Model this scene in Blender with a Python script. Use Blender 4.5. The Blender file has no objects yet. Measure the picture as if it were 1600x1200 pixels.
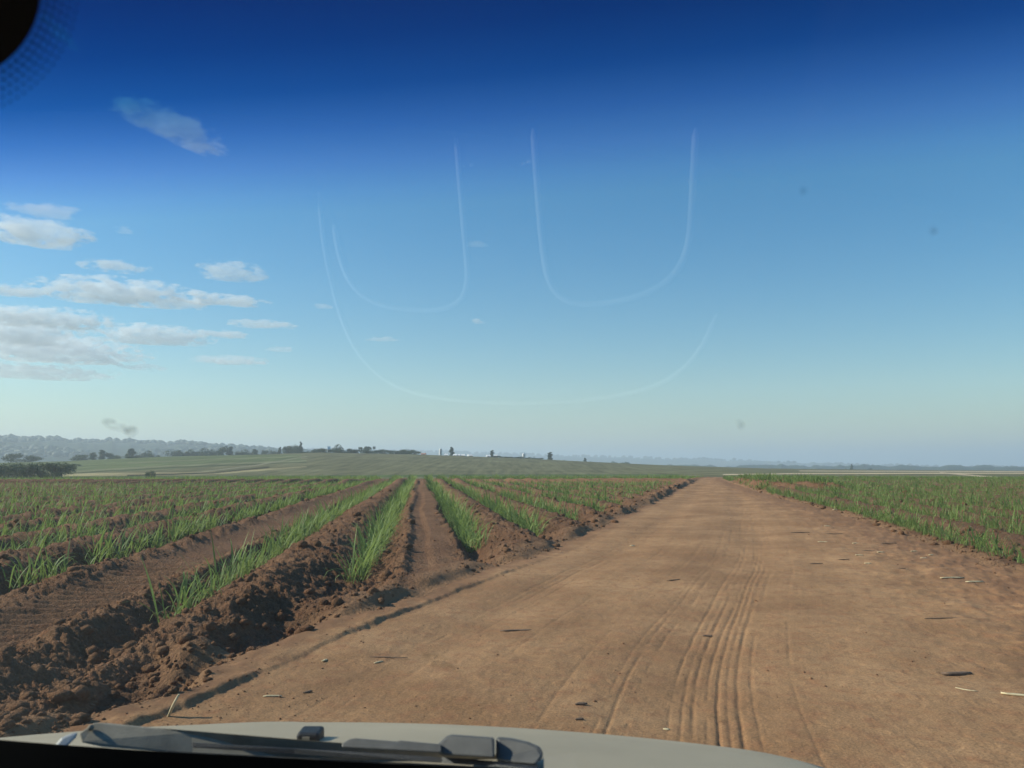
import bpy, bmesh, math, random
import numpy as np
from mathutils import Vector, Matrix

# ------------------------------------------------------------------ camera, sky, sun, exposure
S = bpy.context.scene
COL = S.collection
PX0, PY0, FPX, HOR = 800.0, 600.0, 1295.0, 728.0
EYE = 1.45
PITCH = math.atan((HOR - PY0) / FPX)
cd = bpy.data.cameras.new('camera'); cam = bpy.data.objects.new('camera', cd); COL.objects.link(cam)
cam.location = (0, 0, EYE); cam.rotation_euler = (math.pi / 2 + PITCH, 0, 0)
cd.sensor_width = 36; cd.lens = 36 * FPX / 1600; cd.clip_start = 0.02; cd.clip_end = 90000
cd.dof.use_dof = True; cd.dof.focus_distance = 14; cd.dof.aperture_fstop = 13
S.camera = cam

SUN_AZ, SUN_EL = math.radians(-84), math.radians(31)      # azimuth from +Y, towards +X positive
W = bpy.data.worlds.new('World'); S.world = W; W.use_nodes = True
wn = W.node_tree.nodes; wl = W.node_tree.links
for n in list(wn): wn.remove(n)
sky = wn.new('ShaderNodeTexSky'); sky.sky_type = 'NISHITA'; sky.sun_disc = False
sky.sun_elevation = SUN_EL; sky.sun_rotation = SUN_AZ
sky.altitude = 600; sky.air_density = 1.3; sky.dust_density = 0.35; sky.ozone_density = 3.0
bg = wn.new('ShaderNodeBackground'); bg.inputs['Strength'].default_value = 0.103
wo = wn.new('ShaderNodeOutputWorld')
hs = wn.new('ShaderNodeHueSaturation'); hs.inputs['Saturation'].default_value = 1.5; wl.new(sky.outputs[0], hs.inputs['Color']); wl.new(hs.outputs[0], bg.inputs['Color']); wl.new(bg.outputs[0], wo.inputs['Surface'])
sd = bpy.data.lights.new('sun', 'SUN'); sd.energy = 5.0; sd.angle = math.radians(0.55); sd.color = (1, 0.90, 0.76)
sun = bpy.data.objects.new('sun', sd); COL.objects.link(sun)
sv = Vector((math.sin(SUN_AZ) * math.cos(SUN_EL), math.cos(SUN_AZ) * math.cos(SUN_EL), math.sin(SUN_EL)))
sun.rotation_euler = sv.to_track_quat('Z', 'Y').to_euler(); sun.location = sv * 60
vs = S.view_settings; vs.view_transform = 'Standard'; vs.look = 'None'; vs.exposure = 0.5; vs.gamma = 1.0
vs.use_curve_mapping = False
S.render.engine = 'CYCLES'
cy = S.cycles
cy.use_denoising = True; cy.max_bounces = 16; cy.transparent_max_bounces = 24; cy.volume_bounces = 14
cy.volume_step_rate = 1.0; cy.volume_max_steps = 160; cy.caustics_reflective = False; cy.caustics_refractive = False
cy.sample_clamp_indirect = 4.0

# ------------------------------------------------------------------ helpers
rng = np.random.default_rng(7); random.seed(7)
cp, sp = math.cos(PITCH), math.sin(PITCH)
def pdir(px, py):
    a = (px - PX0) / FPX; b = (PY0 - py) / FPX
    return np.array([a, cp - b * sp, sp + b * cp])
def G(px, py, z=0.0):                              # place on level ground
    d = pdir(px, py); t = (z - EYE) / d[2]
    return np.array([d[0] * t, d[1] * t])
def az_tan(px, py):
    d = pdir(px, py); return math.atan2(d[0], d[1]), d[2] / math.hypot(d[0], d[1])
def sm(a, b, x):
    t = np.clip((x - a) / (b - a), 0, 1); return t * t * (3 - 2 * t)
def hsh(ix, iy, s):
    n = (ix * 374761393 + iy * 668265263 + s * 974634521) & 0x7fffffff
    n = ((n ^ (n >> 13)) * 1274126177) & 0x7fffffff
    return ((n ^ (n >> 16)) & 0xffff) / 65535.0
def vnoise(x, y, s=0):
    xi = np.floor(x).astype(np.int64); yi = np.floor(y).astype(np.int64)
    fx = x - xi; fy = y - yi; fx = fx * fx * (3 - 2 * fx); fy = fy * fy * (3 - 2 * fy)
    a = hsh(xi, yi, s); b = hsh(xi + 1, yi, s); c = hsh(xi, yi + 1, s); d = hsh(xi + 1, yi + 1, s)
    return (a + (b - a) * fx) * (1 - fy) + (c + (d - c) * fx) * fy - 0.5
def fbm(x, y, o=4, s=0, g=0.5):
    r = 0; a = 1.0
    for k in range(o):
        r = r + a * vnoise(x, y, s + k * 17); x = x * 2.03 + 5.1; y = y * 2.03 + 9.7; a *= g
    return r
def mesh(name, v, f, smooth=False):
    m = bpy.data.meshes.new(name)
    v = np.asarray(v, dtype=np.float32).reshape(-1, 3)
    if isinstance(f, np.ndarray):
        k = f.shape[1]
        m.vertices.add(len(v)); m.vertices.foreach_set('co', v.ravel())
        m.loops.add(f.size); m.loops.foreach_set('vertex_index', f.astype(np.int32).ravel())
        m.polygons.add(len(f)); m.polygons.foreach_set('loop_start', np.arange(0, f.size, k, dtype=np.int32))
        m.polygons.foreach_set('loop_total', np.full(len(f), k, dtype=np.int32))
        m.update(calc_edges=True)
    else:
        m.from_pydata(v.tolist(), [], f)
    if smooth: m.polygons.foreach_set('use_smooth', np.ones(len(m.polygons), dtype=bool))
    m.validate(); return m
def bmm(name, bm, smooth=False):
    bmesh.ops.recalc_face_normals(bm, faces=bm.faces)
    m = bpy.data.meshes.new(name); bm.to_mesh(m); bm.free()
    if smooth: m.polygons.foreach_set('use_smooth', np.ones(len(m.polygons), dtype=bool))
    return m
def obj(name, m, mat=None, parent=None, world=True):
    o = bpy.data.objects.new(name, m); COL.objects.link(o)
    if mat and not m.materials: m.materials.append(mat)
    if parent:
        o.parent = parent
        if world: o.matrix_parent_inverse = Matrix.Translation(-ABS[parent.name])
        ABS[o.name] = Vector((0, 0, 0))
    else: ABS[o.name] = Vector((0, 0, 0))
    return o
ABS = {}
def tag(o, label, cat, group=None):
    o['label'] = label; o['category'] = cat
    if group: o['group'] = group
    return o
def empty(name, loc, rz=0):
    o = bpy.data.objects.new(name, None); COL.objects.link(o); o.location = loc; o.rotation_euler = (0, 0, rz)
    o.empty_display_size = 0.1; ABS[o.name] = Vector(loc); return o
def structure(o): o['kind'] = 'structure'; return o
def stuff(o, label=None, cat=None):
    o['kind'] = 'stuff'
    if label: tag(o, label, cat)
    return o

# ------------------------------------------------------------------ materials
def mat(name):
    m = bpy.data.materials.new(name); m.use_nodes = True
    nt = m.node_tree; nt.nodes.clear(); return m, nt.nodes, nt.links
def node(n, t, **k):
    x = n.new(t)
    for a, b in k.items():
        if hasattr(x, a) and a not in ('inputs',): setattr(x, a, b)
    return x
def principled(name, col, rough=0.6, metal=0.0, coat=0.0, spec=0.5, var=0.0, scale=40.0, bump=0.0, bscale=200.0):
    m, n, l = mat(name)
    o = n.new('ShaderNodeOutputMaterial'); b = n.new('ShaderNodeBsdfPrincipled'); l.new(b.outputs[0], o.inputs['Surface'])
    b.inputs['Roughness'].default_value = rough; b.inputs['Metallic'].default_value = metal
    b.inputs['Coat Weight'].default_value = coat; b.inputs['Specular IOR Level'].default_value = spec
    b.inputs['Coat Roughness'].default_value = 0.08
    tc = n.new('ShaderNodeTexCoord')
    nz = n.new('ShaderNodeTexNoise'); nz.inputs['Scale'].default_value = scale; nz.inputs['Detail'].default_value = 5
    l.new(tc.outputs['Object'], nz.inputs['Vector'])
    cr = n.new('ShaderNodeValToRGB'); l.new(nz.outputs['Fac'], cr.inputs['Fac'])
    lo = [max(0, c * (1 - var)) for c in col]; hi = [min(1, c * (1 + var)) for c in col]
    cr.color_ramp.elements[0].position = 0.3; cr.color_ramp.elements[1].position = 0.7
    cr.color_ramp.elements[0].color = (*lo, 1); cr.color_ramp.elements[1].color = (*hi, 1)
    l.new(cr.outputs[0], b.inputs['Base Color'])
    if bump:
        n2 = n.new('ShaderNodeTexNoise'); n2.inputs['Scale'].default_value = bscale; n2.inputs['Detail'].default_value = 4
        l.new(tc.outputs['Object'], n2.inputs['Vector'])
        bp = n.new('ShaderNodeBump'); bp.inputs['Strength'].default_value = bump; bp.inputs['Distance'].default_value = 0.005
        l.new(n2.outputs['Fac'], bp.inputs['Height']); l.new(bp.outputs[0], b.inputs['Normal'])
    return m
def soil(name, lo, hi, red, fine=55.0, bump=0.6, bdist=0.02, dust=None, streak=False):
    m, n, l = mat(name)
    o = n.new('ShaderNodeOutputMaterial'); b = n.new('ShaderNodeBsdfPrincipled'); l.new(b.outputs[0], o.inputs['Surface'])
    b.inputs['Roughness'].default_value = 0.95; b.inputs['Specular IOR Level'].default_value = 0.15
    g = n.new('ShaderNodeNewGeometry')
    def nz(scale, det, rough=0.6):
        x = n.new('ShaderNodeTexNoise'); x.inputs['Scale'].default_value = scale; x.inputs['Detail'].default_value = det
        x.inputs['Roughness'].default_value = rough; l.new(g.outputs['Position'], x.inputs['Vector']); return x
    a = nz(0.55, 6); c = nz(6.0, 5, 0.65); d = nz(fine, 4, 0.7)
    r = n.new('ShaderNodeValToRGB'); l.new(a.outputs['Fac'], r.inputs['Fac'])
    r.color_ramp.elements[0].position = 0.36; r.color_ramp.elements[1].position = 0.64
    r.color_ramp.elements[0].color = (*lo, 1); r.color_ramp.elements[1].color = (*hi, 1)
    mx = n.new('ShaderNodeMix'); mx.data_type = 'RGBA'; mx.blend_type = 'MIX'
    rr = n.new('ShaderNodeMapRange'); rr.inputs['From Min'].default_value = 0.48; rr.inputs['From Max'].default_value = 0.72
    l.new(c.outputs['Fac'], rr.inputs['Value']); l.new(rr.outputs[0], mx.inputs['Factor'])
    l.new(r.outputs[0], mx.inputs['A']); mx.inputs['B'].default_value = (*red, 1)
    m2 = n.new('ShaderNodeMix'); m2.data_type = 'RGBA'; m2.blend_type = 'MULTIPLY'; m2.inputs['Factor'].default_value = 1
    r2 = n.new('ShaderNodeMapRange'); r2.inputs['From Min'].default_value = 0.3; r2.inputs['From Max'].default_value = 0.7
    r2.inputs['To Min'].default_value = 0.62; r2.inputs['To Max'].default_value = 1.28
    l.new(d.outputs['Fac'], r2.inputs['Value']); l.new(mx.outputs['Result'], m2.inputs['A']); l.new(r2.outputs[0], m2.inputs['B'])
    res = m2.outputs['Result']
    if dust:
        at = n.new('ShaderNodeAttribute'); at.attribute_name = 'dust'
        aa = n.new('ShaderNodeMath'); aa.operation = 'ADD'; l.new(at.outputs['Fac'], aa.inputs[0])
        e = nz(3.2, 6, 0.7); l.new(e.outputs['Fac'], aa.inputs[1])
        q = n.new('ShaderNodeMapRange'); q.inputs['From Min'].default_value = 0.85; q.inputs['From Max'].default_value = 1.2; l.new(aa.outputs[0], q.inputs['Value'])
        m3 = n.new('ShaderNodeMix'); m3.data_type = 'RGBA'; l.new(q.outputs[0], m3.inputs['Factor']); l.new(res, m3.inputs['A']); m3.inputs['B'].default_value = (*dust, 1)
        res = m3.outputs['Result']
    l.new(res, b.inputs['Base Color'])
    ad = n.new('ShaderNodeMath'); ad.operation = 'ADD'; l.new(c.outputs['Fac'], ad.inputs[0]); l.new(d.outputs['Fac'], ad.inputs[1])
    if streak:                                       # fine tyre lines drawn out along the lane
        la = n.new('ShaderNodeAttribute'); la.attribute_name = 'lane'
        def lines(sx, sy, det):
            mp = n.new('ShaderNodeMapping'); mp.inputs['Scale'].default_value = (sx, sy, 1); l.new(la.outputs['Vector'], mp.inputs['Vector'])
            x = n.new('ShaderNodeTexNoise'); x.inputs['Scale'].default_value = 1; x.inputs['Detail'].default_value = det; x.inputs['Roughness'].default_value = 0.65; l.new(mp.outputs[0], x.inputs['Vector']); return x
        s1 = lines(16, 0.22, 4); s2 = lines(2.2, 0.10, 3)
        k1 = n.new('ShaderNodeMapRange'); k1.inputs['From Min'].default_value = 0.3; k1.inputs['From Max'].default_value = 0.7; k1.inputs['To Min'].default_value = 0.91; k1.inputs['To Max'].default_value = 1.08
        l.new(s2.outputs['Fac'], k1.inputs['Value'])
        m4 = n.new('ShaderNodeMix'); m4.data_type = 'RGBA'; m4.blend_type = 'MULTIPLY'; m4.inputs['Factor'].default_value = 1
        l.new(res, m4.inputs['A']); l.new(k1.outputs[0], m4.inputs['B']); l.new(m4.outputs['Result'], b.inputs['Base Color'])
        a2 = n.new('ShaderNodeMath'); a2.operation = 'MULTIPLY_ADD'; l.new(s1.outputs['Fac'], a2.inputs[0]); a2.inputs[1].default_value = 0.6; l.new(ad.outputs[0], a2.inputs[2]); ad = a2
    bp = n.new('ShaderNodeBump'); bp.inputs['Strength'].default_value = bump; bp.inputs['Distance'].default_value = bdist
    l.new(ad.outputs[0], bp.inputs['Height']); l.new(bp.outputs[0], b.inputs['Normal'])
    return m
M_ROAD = soil('road_dirt', (0.31, 0.163, 0.075), (0.46, 0.26, 0.125), (0.345, 0.165, 0.078), 70, 0.5, 0.012, (0.25, 0.125, 0.062), True)
M_SOIL = soil('tilled_soil', (0.19, 0.096, 0.048), (0.28, 0.15, 0.078), (0.25, 0.112, 0.054), 26, 1.0, 0.07, (0.35, 0.19, 0.095))
M_CLOD = soil('clod_soil', (0.17, 0.085, 0.045), (0.29, 0.155, 0.085), (0.24, 0.11, 0.055), 60, 0.9, 0.015)
M_STRAW = principled('dry_straw', (0.62, 0.50, 0.29), 0.8, var=0.25, scale=30)
M_TWIG = principled('dark_stalk', (0.17, 0.105, 0.065), 0.9, var=0.4, scale=30, bump=0.5)
M_STONE = principled('pebble_stone', (0.42, 0.31, 0.22), 0.9, var=0.35, scale=6)

def leafmat(name, c1, c2, dry, rough=0.5, transl=0.35, scale=1.7):
    m, n, l = mat(name)
    o = n.new('ShaderNodeOutputMaterial'); b = n.new('ShaderNodeBsdfPrincipled'); b.inputs['Roughness'].default_value = rough
    b.inputs['Specular IOR Level'].default_value = 0.35
    g = n.new('ShaderNodeNewGeometry')
    z = n.new('ShaderNodeTexNoise'); z.inputs['Scale'].default_value = scale; z.inputs['Detail'].default_value = 5; z.inputs['Roughness'].default_value = 0.75
    l.new(g.outputs['Position'], z.inputs['Vector'])
    r = n.new('ShaderNodeValToRGB'); l.new(z.outputs['Fac'], r.inputs['Fac'])
    e = r.color_ramp.elements; e[0].position = 0.32; e[0].color = (*c1, 1); e[1].position = 0.6; e[1].color = (*c2, 1)
    x = e.new(0.74); x.color = (*dry, 1)
    l.new(r.outputs[0], b.inputs['Base Color'])
    t = n.new('ShaderNodeBsdfTranslucent'); l.new(r.outputs[0], t.inputs['Color'])
    mx = n.new('ShaderNodeMixShader'); mx.inputs[0].default_value = transl
    l.new(b.outputs[0], mx.inputs[1]); l.new(t.outputs[0], mx.inputs[2]); l.new(mx.outputs[0], o.inputs['Surface'])
    return m
M_CANE = leafmat('cane_leaf', (0.13, 0.205, 0.05), (0.26, 0.34, 0.09), (0.42, 0.39, 0.20), 0.6, 0.45, 3.2)
M_TREE = leafmat('tree_leaf', (0.035, 0.06, 0.02), (0.07, 0.105, 0.035), (0.10, 0.12, 0.05), 0.6, 0.2, 0.35)
M_TREE2 = leafmat('conifer_leaf', (0.028, 0.05, 0.025), (0.05, 0.08, 0.035), (0.07, 0.09, 0.04), 0.6, 0.15, 0.35)
M_BARK = principled('bark', (0.14, 0.105, 0.075), 0.95, var=0.4, scale=3, bump=0.6, bscale=12)
M_WHITE = principled('white_wall', (0.78, 0.76, 0.72), 0.8, var=0.08, scale=0.7)
M_TILE = principled('roof_tile', (0.42, 0.22, 0.15), 0.85, var=0.25, scale=1.2)
M_PANE = principled('dark_pane', (0.03, 0.04, 0.05), 0.15)
M_DOOR = principled('door_wood', (0.18, 0.11, 0.07), 0.6, var=0.2, scale=2)

# ------------------------------------------------------------------ terrain
def table(pts):
    a = sorted((az_tan(px, py)) for px, py in pts)
    A = np.array([p[0] for p in a]); T = np.array([p[1] for p in a])
    return lambda az: np.interp(az, A, T)
E_MID = table([(-600, 734), (-200, 728), (0, 723), (100, 721), (250, 714), (400, 711), (500, 708), (640, 710.5), (800, 716), (1000, 725), (1200, 732), (1400, 735), (1600, 736), (2000, 737), (2600, 737)])
E_WOOD = table([(-800, 684), (-200, 684), (0, 686), (70, 688), (140, 692), (220, 693.5), (300, 697), (380, 701), (480, 707), (600, 716), (760, 726), (2400, 732)])
E_FAR = table([(-600, 690), (0, 692), (200, 694), (350, 696), (500, 702), (620, 704.5), (760, 709), (860, 712), (950, 714), (1050, 718), (1150, 719.5), (1300, 725), (1400, 727.5), (1500, 729.5), (1600, 731), (2400, 731)])
def T(x, y):
    r = np.hypot(x, y); az = np.arctan2(x, y)
    left = 1 - sm(math.radians(4), math.radians(15), az)
    azn = az * 40
    zm = EYE + E_MID(az) * 420
    zw = EYE + E_WOOD(az) * 2000 + fbm(azn * 4, azn * 0 + 3, 4, 5) * 5
    zf = EYE + E_FAR(az) * 4600 + fbm(azn * 2, azn * 0 + 8, 4, 11) * 7
    z140 = -0.3 - 1.6 * left
    kn = [0, 95, 150, 420, 620, 1000, 2000, 2700, 4600, 6500, 16000, 40000]
    z620 = zm - 3.5; z1000 = np.minimum(zm - 13, zm - 13)
    kz = [0 * az, 0 * az, z140, zm, z620, z1000, zw, np.minimum(zw - 30, -18), zf, zf - 90, zf - 200, zf - 300]
    z = np.zeros_like(r)
    for i in range(len(kn) - 1):
        t = np.clip((r - kn[i]) / (kn[i + 1] - kn[i]), 0, 1); s = t * t * (3 - 2 * t)
        k = (r >= kn[i]) & (r <= kn[i + 1])
        z = np.where(k, kz[i] + (kz[i + 1] - kz[i]) * s, z)
    z = np.where(r > 40000, kz[-1], z)
    amp = sm(120, 300, r) * 0.35 + sm(900, 2000, r) * 5
    return z + fbm(x / 90, y / 90, 3, 21) * amp
def Ts(x, y): return float(T(np.array([float(x)]), np.array([float(y)]))[0])

# road edges and crop rows
LEFT = np.array([(-6.2, -14.0), (-3.45, 0.0)] + [tuple(G(*p)) for p in [(180, 1110), (440, 1002), (700, 912), (860, 860), (1000, 797), (1068, 762)]] + [(19.6, 88), (23.5, 103), (31, 118), (47, 134), (72, 150), (125, 172)])
RIGHT = np.array([(1.0, -14.0), (4.2, 0.0)] + [tuple(G(*p)) for p in [(1600, 905), (1400, 826), (1300, 793), (1230, 774.5), (1150, 752)]] + [(24.5, 95), (30, 108), (43, 122), (70, 138), (128, 158)])
def chaikin(P, k=3):
    for _ in range(k):
        a, b = P[:-1], P[1:]; P = np.vstack([P[:1], np.stack([a * .75 + b * .25, a * .25 + b * .75], 1).reshape(-1, 2), P[-1:]])
    return P
RIGHT[3:, 0] -= np.minimum(0.028 * (RIGHT[3:, 1] - 10), 0.9)
LEFT = chaikin(LEFT, 2); RIGHT = chaikin(RIGHT, 2)
def sdist(x, y, P):
    best = np.full(x.shape, 1e9); sg = np.zeros(x.shape); along = np.zeros(x.shape); acc = 0
    for a, b in zip(P[:-1], P[1:]):
        d = b - a; L = math.hypot(*d); d = d / L
        t = np.clip((x - a[0]) * d[0] + (y - a[1]) * d[1], 0, L)
        qx = x - a[0] - d[0] * t; qy = y - a[1] - d[1] * t
        D = np.hypot(qx, qy); s = d[1] * qx - d[0] * qy
        k = D < best
        best = np.where(k, D, best); sg = np.where(k, np.where(s >= 0, 1, -1), sg); along = np.where(k, acc + t, along); acc += L
    return best * sg, along
RAZ = math.atan2(655 - 800, FPX / cp)
EV = np.array([math.sin(RAZ), math.cos(RAZ)]); EU = np.array([math.cos(RAZ), -math.sin(RAZ)])
ROWS = [-2.50, -0.80, 1.05, 2.55, 4.2]
ROWS = [-5.1] + ROWS
while ROWS[0] > -75: ROWS = [ROWS[0] - 1.6] + ROWS
while ROWS[-1] < 50: ROWS = ROWS + [ROWS[-1] + 1.6]
ROWS = np.array(ROWS)
I_LANE = int(np.argmin(abs(ROWS + 5.1)))            # gap with the tractor lane
I_FLAT = int(np.argmin(abs(ROWS + 0.80)))           # gap with the flat topped bank
PITS = [(*G(150, 1085), 0.38, 0.5, 0.26), (*G(215, 1035), 0.22, 0.55, 0.24), (*G(305, 1050), 0.40, 0.5, 0.28), (*G(430, 985), 0.42, 0.9, 0.22),
        (*G(500, 905), 0.40, 1.6, 0.20), (*G(700, 925), 0.9, 0.30, 0.10), (*G(800, 880), 0.9, 0.4, 0.12), (*G(370, 1000), 0.3, 0.25, 0.12)]
def near(x, y):
    """height and class (0 road, 1 left field, 2 right field) of the near ground"""
    dl, al = sdist(x, y, LEFT); dr, ar = sdist(x, y, RIGHT)
    wob = fbm(x * 0.9, y * 0.9, 3, 3) * 0.35
    dL = -dl + wob                                   # >0 inside the left field
    dR = dr + wob                                    # >0 inside the right field
    u = x * EU[0] + y * EU[1]; v = x * EV[0] + y * EV[1]
    u = u + fbm(v * 0.18 + 3, u * 0.18, 2, 31) * 0.18
    r = np.hypot(x, y)
    # left field
    i = np.clip(np.searchsorted(ROWS, u) - 1, 0, len(ROWS) - 2)
    a = ROWS[i]; b = ROWS[i + 1]; t = np.clip((u - a) / (b - a), 0, 1)
    amp = 1 + 0.35 * vnoise(v * 0.35, i * 7.3, 41)
    amp = amp + 0.9 * sm(62, 70, v) * (1 - sm(75, 80, v)) - 0.55 * sm(80, 90, v)
    ridge = np.sin(math.pi * t) ** 0.9
    prof = -0.14 + 0.34 * ridge
    lane = -0.13 + 0.27 * (np.exp(-((t - 0.24) / 0.13) ** 2) * 0.75 + np.exp(-((t - 0.80) / 0.10) ** 2) * 0.8) + 0.10 * np.exp(-((t - 0.5) / 0.2) ** 4)
    lug = 0.030 * (1 - sm(12, 16, r)) * np.sin((v - 0.45 * (u - a)) * 2 * math.pi / 0.30) * np.exp(-((t - 0.50) / 0.15) ** 6)
    lane = lane + lug
    flat = -0.13 + 0.27 * sm(0.08, 0.30, t) * (1 - sm(0.78, 0.93, t)) - 0.07 * np.exp(-((t - 0.42) / 0.10) ** 4) - 0.05 * sm(0.3, 0.6, t)
    hl = np.where(i == I_LANE, lane, np.where(i == I_FLAT, flat, prof)) * amp
    rough = fbm(x * 2.6, y * 2.6, 4, 51, 0.6) * 0.11 + (0.3 - np.abs(fbm(x * 7, y * 7, 4, 57, 0.7))) * 0.10
    smoothz = np.where(i == I_FLAT, sm(0.25, 0.4, t) * (1 - sm(0.65, 0.85, t)), 0)
    smoothz = np.where(i == I_LANE, np.exp(-((t - 0.5) / 0.17) ** 6), smoothz)
    near_f = 1 - sm(20, 70, r) * 0.6
    hl = hl + rough * (1 - 0.8 * smoothz) * near_f
    pit = 0
    for qx, qy, su, svv, dep in PITS:
        pu = (x - qx) * EU[0] + (y - qy) * EU[1]; pv = (x - qx) * EV[0] + (y - qy) * EV[1]
        pit = pit + dep * np.exp(-np.maximum((pu / su) ** 2 + (pv / svv) ** 2, 0) ** 1.6)
    berm = sm(0.0, 0.22, dL) * np.exp(-((dL - 0.35) / 0.30) ** 2) * (0.11 + 0.16 * vnoise(al * 0.9, al * 0, 61)) * (1 + 0.9 * sm(18, 45, y) * (1 - sm(70, 95, y)))
    hl = (hl - 0.045) * sm(0.02, 1.15, dL) + berm * 0.8 - pit * sm(0.0, 0.25, dL)
    # right field : rows run along the road
    q = (dR - 0.75) / 1.6; tt = q - np.floor(q)
    hr = -0.04 + 0.12 * np.sin(math.pi * tt) + rough * 0.6 * near_f
    q2 = v / 1.6 * 0 + u / 1.6; t2 = q2 - np.floor(q2)
    # a short stretch by the bend where the rows meet the road end on
    endw = sm(44, 50, y) * (1 - sm(74, 80, y)) * sm(0.2, 0.6, dR) * (1 - sm(4.6, 5.4, dR))
    hr = hr * (1 - endw) + endw * (0.02 + 0.42 * np.sin(math.pi * t2) ** 1.3 + rough)
    hr = (hr + 0.05) * sm(0.0, 0.9, dR) + sm(0.0, 0.2, dR) * np.exp(-((dR - 0.25) / 0.25) ** 2) * (0.02 + 0.04 * vnoise(ar * 0.8, ar * 0, 67))
    # road
    c = dl; w = dl - dr
    h = fbm(x * 0.35, y * 0.35, 3, 71) * 0.05 + fbm(x * 3.1, y * 3.1, 3, 73) * 0.012
    h = h + np.abs(fbm(x * 13, y * 13, 2, 77)) * 0.008 * (1 + 2.5 * sm(-1.7, -0.3, dr))
    step = sm(-0.05, 0.01, -(dl - 0.30 + 0.07 * fbm(al * 0.5, al * 0, 2, 81) + 0.045 * fbm(x * 9, y * 9, 3, 82)))
    h = h + 0.024 * step * (1 - sm(10, 14, y)) * np.clip(0.7 + 1.1 * vnoise(al * 1.1, al * 0, 86) + 0.9 * vnoise(x * 6, y * 6, 84), 0.1, 1.2) + 0.006 * step
    wz = fbm(al * 0.22, al * 0 + 4, 2, 83) * 0.035 + fbm(al * 1.2, al * 0 + 6, 3, 85) * 0.012
    def rut(pos, wd, dep):
        fd = np.clip(0.62 + 1.5 * vnoise(al * 0.30, al * 0 + pos * 31, 87) + 0.9 * vnoise(al * 2.2, al * 0 + pos * 17, 88) + 0.6 * vnoise(al * 8, al * 0 + pos * 7, 90), 0.0, 1.2)
        return dep * fd * np.exp(-((dl + wz + 0.02 * vnoise(al * 0.4, al * 0 + pos * 13, 89) - pos) / wd) ** 2)
    tr = 0
    for pos, wd, dep in [(2.62, .012, .010), (2.69, .010, .009), (2.80, .012, .014), (3.02, .010, .009), (3.09, .010, .010), (3.16, .013, .016), (3.25, .010, .012), (3.31, .010, .012), (3.37, .010, .010), (3.44, .013, .012), (3.53, .010, .009), (3.8, .010, .005),
                         (1.05, .012, .010), (1.13, .012, .012), (1.22, .015, .010), (1.36, .012, .008), (1.9, .015, .004), (2.5, .015, .006)]:
        pos = pos + 0.2 * (pos > 2.55)
        tr = tr + rut(pos, wd, dep)
    h = h - 0.8 * tr * (1 - sm(25, 45, y))
    h = h - 0.03 * np.exp(-((dl - 3.3) / 0.5) ** 2) - 0.025 * np.exp(-((dl - 1.2) / 0.4) ** 2) + 0.02 * np.exp(-((dr + 0.9) / 0.8) ** 2)
    h = h + sm(-3.2, -0.2, dr) * (fbm(x * 2.2, y * 2.2, 4, 91, 0.6) * 0.05 + fbm(x * 7, y * 4, 3, 93, 0.6) * 0.02)
    cls = np.where(dL > 0.0, 1, np.where(dR > 0.0, 2, 0))
    z = np.where(cls == 1, hl, np.where(cls == 2, hr, h))
    z = np.where(cls == 1, hl + h * (1 - sm(0, .6, dL)), np.where(cls == 2, hr + h * (1 - sm(0, .6, dR)), h))
    base = T(x, y)
    return base + z * (1 - sm(108, 124, r)), cls, dL, dR, u, v, dl + wz, al, smoothz
def hz(x, y):
    x = np.atleast_1d(np.asarray(x, float)); y = np.atleast_1d(np.asarray(y, float)); return near(x, y)[0]

dense = np.radians(np.arange(-36.5, 36.51, 0.1))
rest = np.radians(np.concatenate([np.arange(38, 321, 2.0)]))
AZ = np.concatenate([dense, rest])
rr = [0.6, 1.2, 1.8, 2.4, 2.9, 3.3, 3.6, 3.8]
while rr[-1] < 128:
    q = rr[-1]; rr.append(q + float(np.clip(q * q / 1202 * (0.5 if 6.5 < q < 15 else 0.8), 0.018, 0.011 * q + 0.02)))
RR = np.array(rr)
def polar(R, A):
    X = R[:, None] * np.sin(A)[None]; Y = R[:, None] * np.cos(A)[None]
    nr, na = X.shape
    i, j = np.meshgrid(np.arange(nr - 1), np.arange(na), indexing='ij')
    j2 = (j + 1) % na
    f = np.stack([i * na + j, (i + 1) * na + j, (i + 1) * na + j2, i * na + j2], -1).reshape(-1, 4)
    return X.ravel(), Y.ravel(), f[:, ::-1]
X, Y, F = polar(RR, AZ)
Z, CL, dL_, dR_, u_, v_, ac_, al_, sz_ = near(X, Y)
LANE = np.stack([ac_, al_, 0 * al_], 1)
V = np.stack([X, Y, Z], 1)
fc = np.median(CL[F], axis=1)
DUST = np.where(CL == 0, np.maximum(0.62 * (1 - sm(-1.0, -0.1, dL_) * 0 ) * sm(-0.7, 0.0, dL_), 0.62 * sm(-3.4, -0.2, dR_)), np.where(CL == 1, 0.75 * (1 - sm(0.0, 0.9, dL_)), 0.75 * (1 - sm(0.0, 0.7, dR_))))
def sub(name, k, m, nm):
    ff = F[k]; used = np.unique(ff); mp = np.full(len(V), -1); mp[used] = np.arange(len(used))
    me = mesh(nm, V[used], mp[ff], True)
    at = me.attributes.new('dust', 'FLOAT', 'POINT'); at.data.foreach_set('value', DUST[used].astype(np.float32))
    if nm == 'dirt_road':
        at = me.attributes.new('lane', 'FLOAT_VECTOR', 'POINT'); at.data.foreach_set('vector', LANE[used].astype(np.float32).ravel())
    return structure(obj(nm, me, m))
sub('road', fc < 0.75, M_ROAD, 'dirt_road')
sub('fl', (fc >= 0.75) & (fc < 1.5), M_SOIL, 'field_left')
sub('fr', fc >= 1.5, M_SOIL, 'field_right')

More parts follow.
